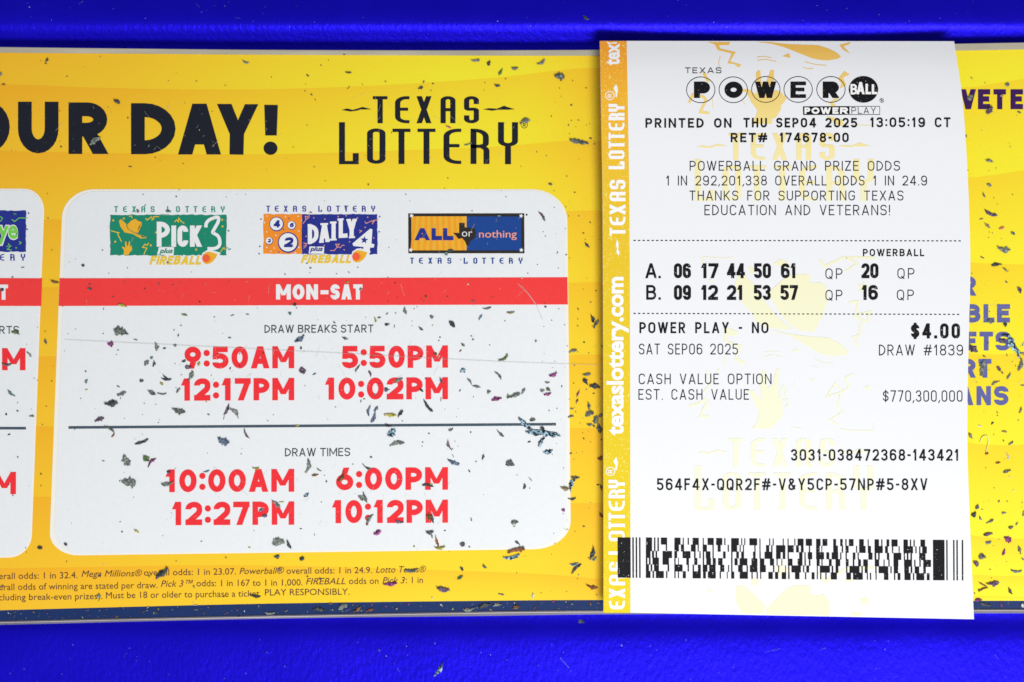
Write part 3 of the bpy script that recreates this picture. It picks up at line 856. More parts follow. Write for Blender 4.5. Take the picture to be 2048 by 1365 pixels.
ticket = thing("lottery_ticket", ticket_base, "white printed paper ticket with yellow left strip and wide barcode lying over the sign", "ticket")
def build_paper():
    nu, nv = 62, 98
    top, bot = [], []
    for j in range(nv + 1):
        v = j / nv
        for i in range(nu + 1):
            u = i / nu
            y = (82.2 + .8*u) + (1225 + 14*u - 82.2 - .8*u)*v
            xl, xr = sinterp(TXL, y), sinterp(TXR, y)
            x = xl + (xr - xl)*u
            z = ticket_z(x, y)
            top.append(P(x, y, z)); bot.append(P(x, y, z) - Vector((0, 0, .00007)))
    n = len(top); w = nu + 1
    faces = []
    for j in range(nv):
        for i in range(nu):
            p = j*w + i
            faces.append([p, p+w, p+w+1, p+1]); faces.append([n+p, n+p+1, n+p+w+1, n+p+w])
    allv = top + bot
    rim = [i for i in range(w)] + [j*w + nu for j in range(1, nv + 1)] + [nv*w + i for i in range(nu - 1, -1, -1)] + [j*w for j in range(nv - 1, 0, -1)]
    k0 = len(allv)
    allv = allv + [top[i] for i in rim] + [bot[i] for i in rim]
    nr = len(rim)
    for i in range(nr):
        j = (i + 1) % nr; faces.append([k0 + i, k0 + j, k0 + nr + j, k0 + nr + i])
    m = MATS["thermal_paper"]
    nt = m.node_tree; b = nt.nodes["Principled BSDF"]
    nz = nt.nodes.new("ShaderNodeTexNoise"); nz.inputs["Scale"].default_value = 140; nz.inputs["Detail"].default_value = 4
    tc = nt.nodes.new("ShaderNodeTexCoord"); nt.links.new(tc.outputs["Object"], nz.inputs["Vector"])
    bp = nt.nodes.new("ShaderNodeBump"); bp.inputs["Strength"].default_value = .12; bp.inputs["Distance"].default_value = .0002
    nt.links.new(nz.outputs["Fac"], bp.inputs["Height"]); nt.links.new(bp.outputs[0], b.inputs["Normal"])
    o = link_mesh("paper", allv, faces, [m], ticket, smooth=True)
    return o
build_paper()
TA = lambda: Art(ticket_surf, 22)

# side strip and its lettering, which reads upwards
a = TA()
ys = [82.5 + (1226.0 - 82.5)*i/60 for i in range(61)]
for y, Y in zip(ys, ys[1:]):
    xl, XL = sinterp(TXL, y) + .3, sinterp(TXL, Y) + .3
    a.conv([(xl, y), (xl + 53.6, y + .02), (XL + 53.6, Y), (XL, Y)], "strip_ink", 1)
strip_o = a.build("side_strip", ticket)
a = TA()
def vertical(keys, ys_, xt, xb, t, mat="paper_white", layer=2, ax=1.0):
    """ys_: (start, end) of each letter, going up the strip"""
    for k, (s, e) in zip(keys, ys_):
        text(a, [k], 0, s - e, 0, xb - xt, t, mat, layer, ax=ax, place=lambda lx, ly, s=s: (xb - ly, s - lx))
def even(start, end, n, frac=.70):
    p = (start - end)/(n - 1 + frac); return [(start - i*p, start - i*p - p*frac) for i in range(n)]
vertical(['lE', 'lX', 'lA', 'lS'], [(1219, 1202), (1197, 1177), (1171, 1150), (1143, 1124)], 1218, 1250, 7.2, ax=1.55)
vertical(['lL', 'lO', 'lT', 'lT', 'lE', 'lR', 'lY'], [(1110, 1094), (1083, 1062), (1058, 1044), (1041, 1026), (1022, 1002), (997, 979), (977, 960)], 1217, 1249.5, 6.8, ax=1.55)
vertical(['lT', 'lE', 'lX', 'lA', 'lS'], [(472, 456), (451, 434), (430, 409), (403, 384), (379, 360)], 1219, 1251, 7.2, ax=1.55)
vertical(['lL', 'lO', 'lT', 'lT', 'lE', 'lR', 'lY'], [(339, 323), (318.5, 301), (297, 283), (280, 266), (261.5, 246), (241, 226), (224, 208)], 1217, 1249, 6.6, ax=1.55)
btext(a, "texaslottery.com", 0, 317, 0, 31, "paper_white", 2, bold=.035, place=lambda lx, ly: (1245.5 - ly, 871 - lx))
def cut_place(lx, ly): return (1238 - ly, 131 - lx)
b_ = TA(); btext(b_, "tex", 0, 44, 0, 29, "paper_white", 2, bold=.035, place=cut_place); a.items += b_.items
a.poly([(1213, 84.5), (1216, 84), (1219, 86), (1233, 84.2), (1234, 87.5), (1216, 88)], "paper_white", 2)
for cx, cy in ((1219.5, 191.5), (1221, 943)):
    ring(a, cx, cy, 8.6, 8.2, 1.6, "paper_white", 2)
    text(a, "R", 0, 8, 0, 8.5, 1.7, "paper_white", 2.2, place=lambda lx, ly: (cx + 4.2 - ly, cy + 4 - lx))
for cy in (168, 914):
    a.poly([(1232.5, cy), (1236, cy + 13), (1233.5, cy + 27), (1230.5, cy + 26), (1231, cy + 17), (1226.5, cy + 9)], "paper_white", 2)
a.poly([(1234, 478), (1237.5, 490), (1236, 499), (1239.5, 504), (1237, 512), (1232.5, 504), (1234, 497), (1231.5, 490)], "paper_white", 2)
a.build("strip_lettering", strip_o)

# pale watermark drawing
a = TA(); W = "watermark_ink"
S1 = 2048/420
z1 = lambda f: Z(1370, 75, S1, f); z2 = lambda f: Z(1370, 470, S1, f); z3 = lambda f: Z(1370, 700, S1, f); z4 = lambda f: Z(1500, 1050, S1, f); z8 = lambda f: Z(1220, 1060, S1, f)
wordmark(a, 711.5, 73.5, W, 1); wordmark(a, 711.5, 684, W, 1, tall=1.06)
for f in ("700,47 830,48 1000,66 1300,78 1400,110 1480,150 1522,190 1490,210 1400,226 1320,222 1240,205 1100,150 960,95 850,65", "950,185 1015,155 1030,203",
          "220,47 440,47 430,75 330,78 345,110 495,145 440,235 550,268 522,297 480,262 415,255 455,160 320,125 290,70", "1505,75 1610,47 1610,65 1545,90 1612,160 1545,125",
          "690,350 712,322 735,325 745,440 790,440 835,320 868,318 868,420 850,520 905,520 960,555 935,640 938,700 890,780 850,800 850,845 640,845 690,770 705,715 650,640 600,540 560,525 565,505 620,508 700,560 700,470",
          "925,600 985,560 990,600 945,660 925,650", "165,345 200,345 245,440 210,430", "1555,330 1605,362 1540,395 1575,470 1510,500 1525,455 1490,405",
          "1410,640 1470,590 1500,600 1440,640 1500,690 1440,700", "1340,520 1350,470 1365,520 1360,590 1345,580", "1680,480 1720,440 1740,480", "1380,770 1530,800 1550,850 1500,870"):
    a.poly(z1(f), W, 1)
for f, w in (("700,195 770,186 840,200", 1.3), ("705,227 780,215 890,236", 1.3), ("1170,240 1280,268 1380,274", 1.5), ("1150,292 1200,308 1250,305", 1.3), ("345,185 328,250 340,295", 1.3), ("270,600 272,690", 1.0), ("1640,855 1810,860", 1.2), ("560,620 590,660", 1.2)):
    line(a, z1(f), w, W, 1)
line(a, z1("40,640 75,560 180,580 205,610 150,730 238,740"), 5.5, W, 1)
for f in ("490,470 520,400 580,390 680,490 780,650 900,800 1040,920 1000,925 820,910 690,850 660,780 560,660 510,560",
          "850,530 960,430 1060,385 1210,385 1240,435 1215,430 1215,460 1260,470 1330,465 1380,510 1390,640 1350,780 1260,945 1130,940 1040,890 940,790 860,650 800,590",
          "820,920 1000,965 1200,990 1400,1005 1510,1060 1605,1150 1550,1175 1430,1185 1320,1160 1200,1090 1030,985 900,950",
          "620,310 680,330 670,380 630,380", "860,285 930,235 990,260 1040,330 900,300", "225,435 260,435 238,470",
          "380,890 520,945 500,985 410,980 425,1040 560,1080 500,1190 590,1240 570,1270 480,1215 520,1100 385,1040", "1045,1135 1095,1105 1105,1150"):
    a.poly(z2(f), W, 1)
x, y = z2("1735,515")[0]; a.poly(star(x, y, 13, .2), W, 1)
for f, w in (("1310,240 1360,310 1550,220 1860,225", 4.5), ("1560,220 1680,280 1560,360", 3.5), ("1600,660 1690,650 1660,800 1780,850 1810,750 1680,780", 4.5), ("1720,850 1700,980 1640,1000 1690,1090", 4.5),
             ("170,290 175,215 370,230 470,220", 1.6), ("380,1280 395,1160", 1.6), ("155,800 165,860", 1.6), ("770,1145 850,1135 920,1145", 1.2), ("770,1190 860,1170 950,1195", 1.2), ("1260,1215 1350,1250 1440,1255", 1.2), ("1240,1280 1310,1300", 1.2)):
    line(a, z2(f), w, W, 1)
a.poly(z3("730,270 765,195 790,215 800,370 850,350 890,190 918,190 912,300 905,440 945,490 955,600 940,670 880,720 855,740 860,770 655,770 710,690 718,610 680,520 640,440 600,400 670,398 720,460 750,480 735,400"), W, 1)
for f in ("300,205 340,185 345,220", "1220,290 1262,285 1222,325", "1735,368 1800,345 1790,395"): a.poly(z3(f), W, 1)
for f, w in (("930,470 930,400 965,350 990,390 970,460", 3), ("950,500 1000,480 1010,530 980,560", 3), ("40,550 140,525 190,480 215,510 150,650 240,650", 5.2), ("210,210 260,320 180,420", 3.4),
             ("1640,235 1565,270 1600,365 1530,410 1380,460 1470,320 1525,410 1490,550 1540,605 1410,690 1500,735", 3.4), ("1520,775 1600,785 1840,790 1840,720", 2), ("1040,755 1150,765", 1.4), ("1065,310 1070,365", 1.4), ("580,525 605,565", 1.4)):
    line(a, z3(f), w, W, 1)
a.poly(z4("155,830 250,730 350,630 430,590 580,590 605,640 575,655 640,690 720,680 770,740 778,830 775,888 160,876"), W, 1)
a.poly(z8("1235,545 1290,540 1400,620 1520,745 1490,800 1500,822 1290,816 1240,740 1225,650"), W, 1)
for c, r in (("1120,745", 13), ("45,555", 12), ("310,450", 20)):
    x, y = z4(c)[0]; a.poly(star(x, y, r, .15), W, 1)
a.poly(z4("985,858 1098,858 1090,888 985,886"), W, 1)
for f, w in (("670,470 730,555 930,430 1230,415", 6), ("930,550 1010,540", 6)): line(a, z4(f), w, W, 1)
a.poly(z8("945,585 995,590 968,630"), W, 1)
a.build("watermark", ticket)

# game wordmark at the head of the ticket
B, T = "thermal_black", "thermal_thin_black"
a = TA()
text(a, "TEXAS", 1370, 1443, 135.6, 147, 1.5, B, 2, g=.32)
for k, cx, x0, x1, t in (('P', 1401.6, 1388, 1420, 12), ('O', 1466.6, 1449, 1485.5, 12), ('W', 1531.7, 1510, 1552.5, 10), ('E', 1596.4, 1581, 1612, 10.5), ('R', 1662, 1645.6, 1679, 11.5)):
    cy = 180.2 if cx < 1500 else 179.5
    ring(a, cx, cy, 28.4, 25.8, 1.3, B, 2)
    text(a, k, x0, x1, 163.8, 196.5, t, B, 2, mode='e', ax=1.45 if k == "E" else 1.0)
a.poly(circle(1727, 179.3, 29.4, 26.6, 44), B, 2)
for k, x0, x1, y0, y1, t in (('B', 1701, 1714.5, 168.5, 189.5, 4), ('A', 1713, 1729.5, 164.5, 189, 5), ('L', 1731, 1742, 168, 189, 4.8), ('L', 1743.5, 1754.5, 169, 189, 4.8)):
    text(a, k, x0, x1, y0, y1, t, "paper_white", 3.4, mode='e')
ring(a, 1763.6, 201.5, 4, 4, .8, B, 2); text(a, "R", 1761.8, 1765.6, 199.3, 203.8, .8, B, 2)
a.conv([(1606, 213.5), (1699, 213), (1699, 230), (1606.5, 230.5)], B, 2)
for k, x0, x1 in (('P', 1609, 1620.5), ('O', 1623, 1639), ('W', 1641, 1662), ('E', 1665, 1677), ('R', 1680, 1696.5)):
    text(a, k, x0, x1, 215.3, 228.3, 3.8, "paper_white", 3.4, mode='e')
line(a, [(1699, 213.6), (1759.6, 213.2), (1759.6, 229.6), (1699, 230)], .9, B, 2)
text(a, "PLAY", 1703, 1752, 215, 228, 1.2, B, 2, g=.35)
a.build("game_wordmark", ticket)

# thermal print
def tline(name, rows):
    global a
    a = TA()
    for s, x0, x1, y0, y1, t, g in rows:
        text(a, s, x0, x1, y0, y1, t, B if t > 2.2 else T, 2, g=g)
    return a.build(name, ticket)
tline("printed_lettering", [("PRINTED ON", 1291, 1463, 237, 256, 3.6, .36), ("THU SEP04 2025", 1487, 1714.5, 236.5, 255.5, 3.6, .36), ("13:05:19 CT", 1740, 1901, 235.5, 255, 3.5, .36),
    ("RET#", 1461.5, 1534.5, 266.5, 285, 3.6, .32), ("174678-00", 1559, 1697.5, 266, 285, 3.6, .34)])
tline("printed_lettering", [("POWERBALL GRAND PRIZE ODDS", 1379.5, 1800, 322.5, 342, 1.9, .36), ("1 IN 292,201,338 OVERALL ODDS 1 IN 24.9", 1332, 1854, 352, 371.5, 1.9, .36),
    ("THANKS FOR SUPPORTING TEXAS", 1379, 1807, 382, 401.5, 1.9, .36), ("EDUCATION AND VETERANS!", 1409, 1780, 410.5, 431, 1.9, .36)])
tline("number_lettering", [("POWERBALL", 1726, 1848.5, 498.6, 513, 2.5, .36)] +
    [(s, x0, x1, 527.3, 557, 6.2, .10) for s, x0, x1 in (("06", 1348, 1382), ("17", 1402, 1437), ("44", 1454, 1490), ("50", 1508, 1542), ("61", 1562, 1592), ("20", 1723, 1757))] +
    [(s, x0, x1, 570.8, 600.5, 6.2, .10) for s, x0, x1 in (("09", 1348, 1382), ("12", 1402, 1436), ("21", 1454, 1486), ("53", 1507.6, 1541.6), ("57", 1561, 1596), ("16", 1723, 1756))] +
    [("A", 1290.5, 1314, 527.3, 557, 4.8, .1), (".", 1317, 1322, 527.3, 557, 4.6, .1), ("B", 1292.5, 1312.5, 570.8, 600, 4.6, .1), (".", 1317, 1322, 570.8, 600, 4.6, .1)] +
    [("QP", x, x + 34, y, y + 20.8, 1.85, .5) for x, y in ((1651, 537.5), (1795, 537), (1651, 580.5), (1794, 580))])
tline("printed_lettering", [("POWER PLAY - NO", 1279, 1537, 645, 667, 3.6, .36), ("SAT SEP06 2025", 1278, 1476, 688, 709.5, 1.95, .34), ("CASH VALUE OPTION", 1277.6, 1543, 748, 769, 1.95, .36), ("EST. CASH VALUE", 1277, 1498, 779, 800, 1.95, .36)])
tline("price_lettering", [("$4.00", 1822, 1920, 647.5, 677.5, 6.0, .36), ("DRAW #1839", 1758, 1926, 690, 711.5, 1.95, .34), ("$770,300,000", 1766, 1925, 781.5, 804, 1.95, .36)])
tline("serial_lettering", [("3031-038472368-143421", 1582, 1917.5, 899, 922, 3.5, .34), ("564F4X-QQR2F#-V&Y5CP-57NP#5-8XV", 1314, 1855, 957.5, 981, 3.4, .36)])
for (x0, y0, x1, y1) in ((1267, 481.5, 1926, 482.5), (1267, 627.5, 1923, 629.5)):
    a = TA(); n = int((x1 - x0)/9)
    for i in range(n):
        x = x0 + (x1 - x0)*i/n; y = y0 + (y1 - y0)*i/n
        a.conv([(x, y - 1), (x + 4.7, y - 1), (x + 4.7, y + .9), (x, y + .9)], T, 2)
    a.build("dashed_rule", ticket)

# bar code: six rows of bars
ROWS_A = ["350-410 430-443 463-477 497-557 628-688 710-720 758-770 806-866 905-915 952-1012 1035-1095 1115-1126 1182-1257 1280-1290 1310-1320 1360-1435 1458-1468 1553-1563 1587-1597 1685-1695 1732-1742 1798-1808 1830-1888 1910-1970",
 "350-410 430-443 463-477 545-557 628-672 692-722 790-836 855-866 905-945 1000-1012 1050-1080 1148-1160 1182-1240 1265-1275 1297-1307 1408-1420 1458-1468 1522-1553 1572-1585 1620-1710 1732-1792 1815-1842 1862-1888 1940-1952",
 "350-395 410-430 445-460 513-605 628-655 708-785 820-835 872-884 905-918 935-980 1000-1012 1103-1128 1182-1195 1232-1257 1280-1307 1395-1420 1458-1470 1508-1585 1620-1665 1685-1710 1732-1745 1845-1877 1897-1908 1930-1972",
 "350-365 380-396 415-477 513-575 628-640 665-672 745-770 822-852 905-918 940-985 1003-1032 1055-1098 1182-1195 1215-1245 1265-1340 1380-1438 1462-1505 1560-1600 1625-1635 1672-1680 1735-1780 1830-1877 1897-1910 1940-1955",
 "350-380 397-412 430-477 562-577 628-708 757-770 806-820 858-886 905-950 968-1030 1075-1115 1152-1162 1182-1195 1250-1295 1332-1345 1365-1438 1462-1520 1590-1603 1640-1650 1708-1716 1738-1750 1770-1862 1883-1895 1915-1942",
 "350-395 415-430 448-525 548-560 628-640 663-673 710-740 806-886 908-935 955-1032 1070-1082 1140-1148 1182-1212 1265-1345 1380-1392 1430-1442 1465-1475 1545-1588 1610-1640 1675-1718 1738-1752 1805-1848 1902-1914 1967-1995"]
ROWS_B = ["645-688 708-755 812-840 880-905 930-942 965-1010 1065-1110 1148-1158 1215-1258 1280-1292 1332-1358 1380-1440 1497-1540 1560-1572 1595-1607 1663-1708",
 "645-680 697-705 812-858 895-908 932-962 1035-1045 1065-1128 1150-1180 1215-1295 1318-1345 1385-1397 1450-1460 1497-1590 1613-1625 1650-1662 1680-1725",
 "645-722 745-773 797-860 880-892 932-945 1003-1028 1050-1062 1155-1195 1215-1232 1250-1265 1335-1358 1400-1475 1500-1512 1530-1545 1565-1580 1650-1712",
 "650-680 697-708 770-797 835-880 935-962 1003-1018 1055-1082 1105-1150 1218-1260 1303-1313 1350-1362 1400-1447 1503-1580 1602-1614 1652-1665 1690-1765",
 "652-662 682-780 797-812 835-862 937-950 970-1068 1087-1100 1120-1148 1222-1235 1255-1348 1370-1382 1403-1445 1505-1550 1567-1583 1607-1650 1690-1715",
 "652-662 684-696 735-747 788-848 940-985 1005-1100 1140-1150 1170-1182 1225-1235 1307-1350 1405-1417 1440-1467 1507-1567 1590-1602 1622-1700 1725-1752"]
a = TA()
def bar_y(x, r): return 1075.2 + (x - 1235)*.0082 + r*13.4
def bar(x0, x1, r0, r1):
    a.conv([(x0, bar_y(x0, r0)), (x1, bar_y(x1, r0)), (x1 + .06*(r1-r0), bar_y(x1, r1)), (x0 + .06*(r1-r0), bar_y(x0, r1))], B, 2.2)
for r in range(6):
    for src, X0 in ((ROWS_A[r], 1220), (ROWS_B[r], 1500)):
        for q in src.split():
            p, s = q.split('-'); bar(X0 + int(p)/S1, X0 + int(s)/S1, r, r + 1.03)
for x0, x1 in ((1235, 1261.2), (1264.7, 1267.6), (1271.4, 1274.2), (1278.2, 1281), (1866, 1889), (1892.6, 1895.2), (1906.3, 1909), (1912.8, 1915.6), (1923.6, 1926.4)):
    bar(x0, x1, 0, 6.02)
a.build("barcode", ticket)

# ---------------------------------------------------------------- dry plant bits and dust lying on the sign
TONES = {  # word, dark tone, light tone
 'k': ("black", (.016, .02, .022), (.13, .15, .15)), 'd': ("dark grey", (.045, .054, .054), (.27, .30, .27)), 'g': ("grey green", (.08, .10, .092), (.36, .40, .35)),
 'G': ("green", (.04, .085, .035), (.25, .34, .13)), 'T': ("bright teal", (.004, .012, .03), (.42, .66, .80)), 'q': ("pale teal", (.05, .12, .12), (.26, .40, .39)),
 'p': ("purple", (.045, .025, .055), (.27, .20, .28)), 'm': ("magenta", (.07, .008, .05), (.50, .12, .40)), 'R': ("pinkish red", (.45, .07, .08), (.75, .30, .25)),
 'r': ("rust red", (.16, .045, .015), (.36, .15, .06)), 'o': ("brown", (.09, .045, .015), (.36, .19, .06)), 't': ("tan", (.17, .13, .06), (.42, .36, .20)),
 'y': ("yellow", (.22, .19, .02), (.72, .66, .18)), 'b': ("blue grey", (.035, .055, .11), (.26, .33, .45)), 'w': ("whitish", (.5, .5, .46), (.8, .8, .76))}
def bit_material(key):
    word, lo_, hi_ = TONES[key]
    m, nt, b = nodes_of("plant_" + word.replace(" ", "_"))
    tc = nt.nodes.new("ShaderNodeTexCoord"); oi = nt.nodes.new("ShaderNodeObjectInfo")
    ad = nt.nodes.new("ShaderNodeVectorMath"); ad.operation = 'ADD'
    nt.links.new(tc.outputs["Object"], ad.inputs[0]); nt.links.new(oi.outputs["Random"], ad.inputs[1])
    nz = nt.nodes.new("ShaderNodeTexNoise"); nz.inputs["Scale"].default_value = 1700; nz.inputs["Detail"].default_value = 4; nz.inputs["Roughness"].default_value = .65
    nt.links.new(ad.outputs[0], nz.inputs["Vector"])
    cr = nt.nodes.new("ShaderNodeValToRGB"); e = cr.color_ramp.elements
    e[0].position = .47 if key == 'T' else .40; e[0].color = lo_ + (1,); e[1].position = .60 if key == 'T' else .68; e[1].color = hi_ + (1,)
    nt.links.new(nz.outputs["Fac"], cr.inputs[0]); nt.links.new(cr.outputs[0], b.inputs["Base Color"])
    b.inputs["Roughness"].default_value = .6; b.inputs["Specular IOR Level"].default_value = .25
    return m
BITM = {k: bit_material(k) for k in TONES}

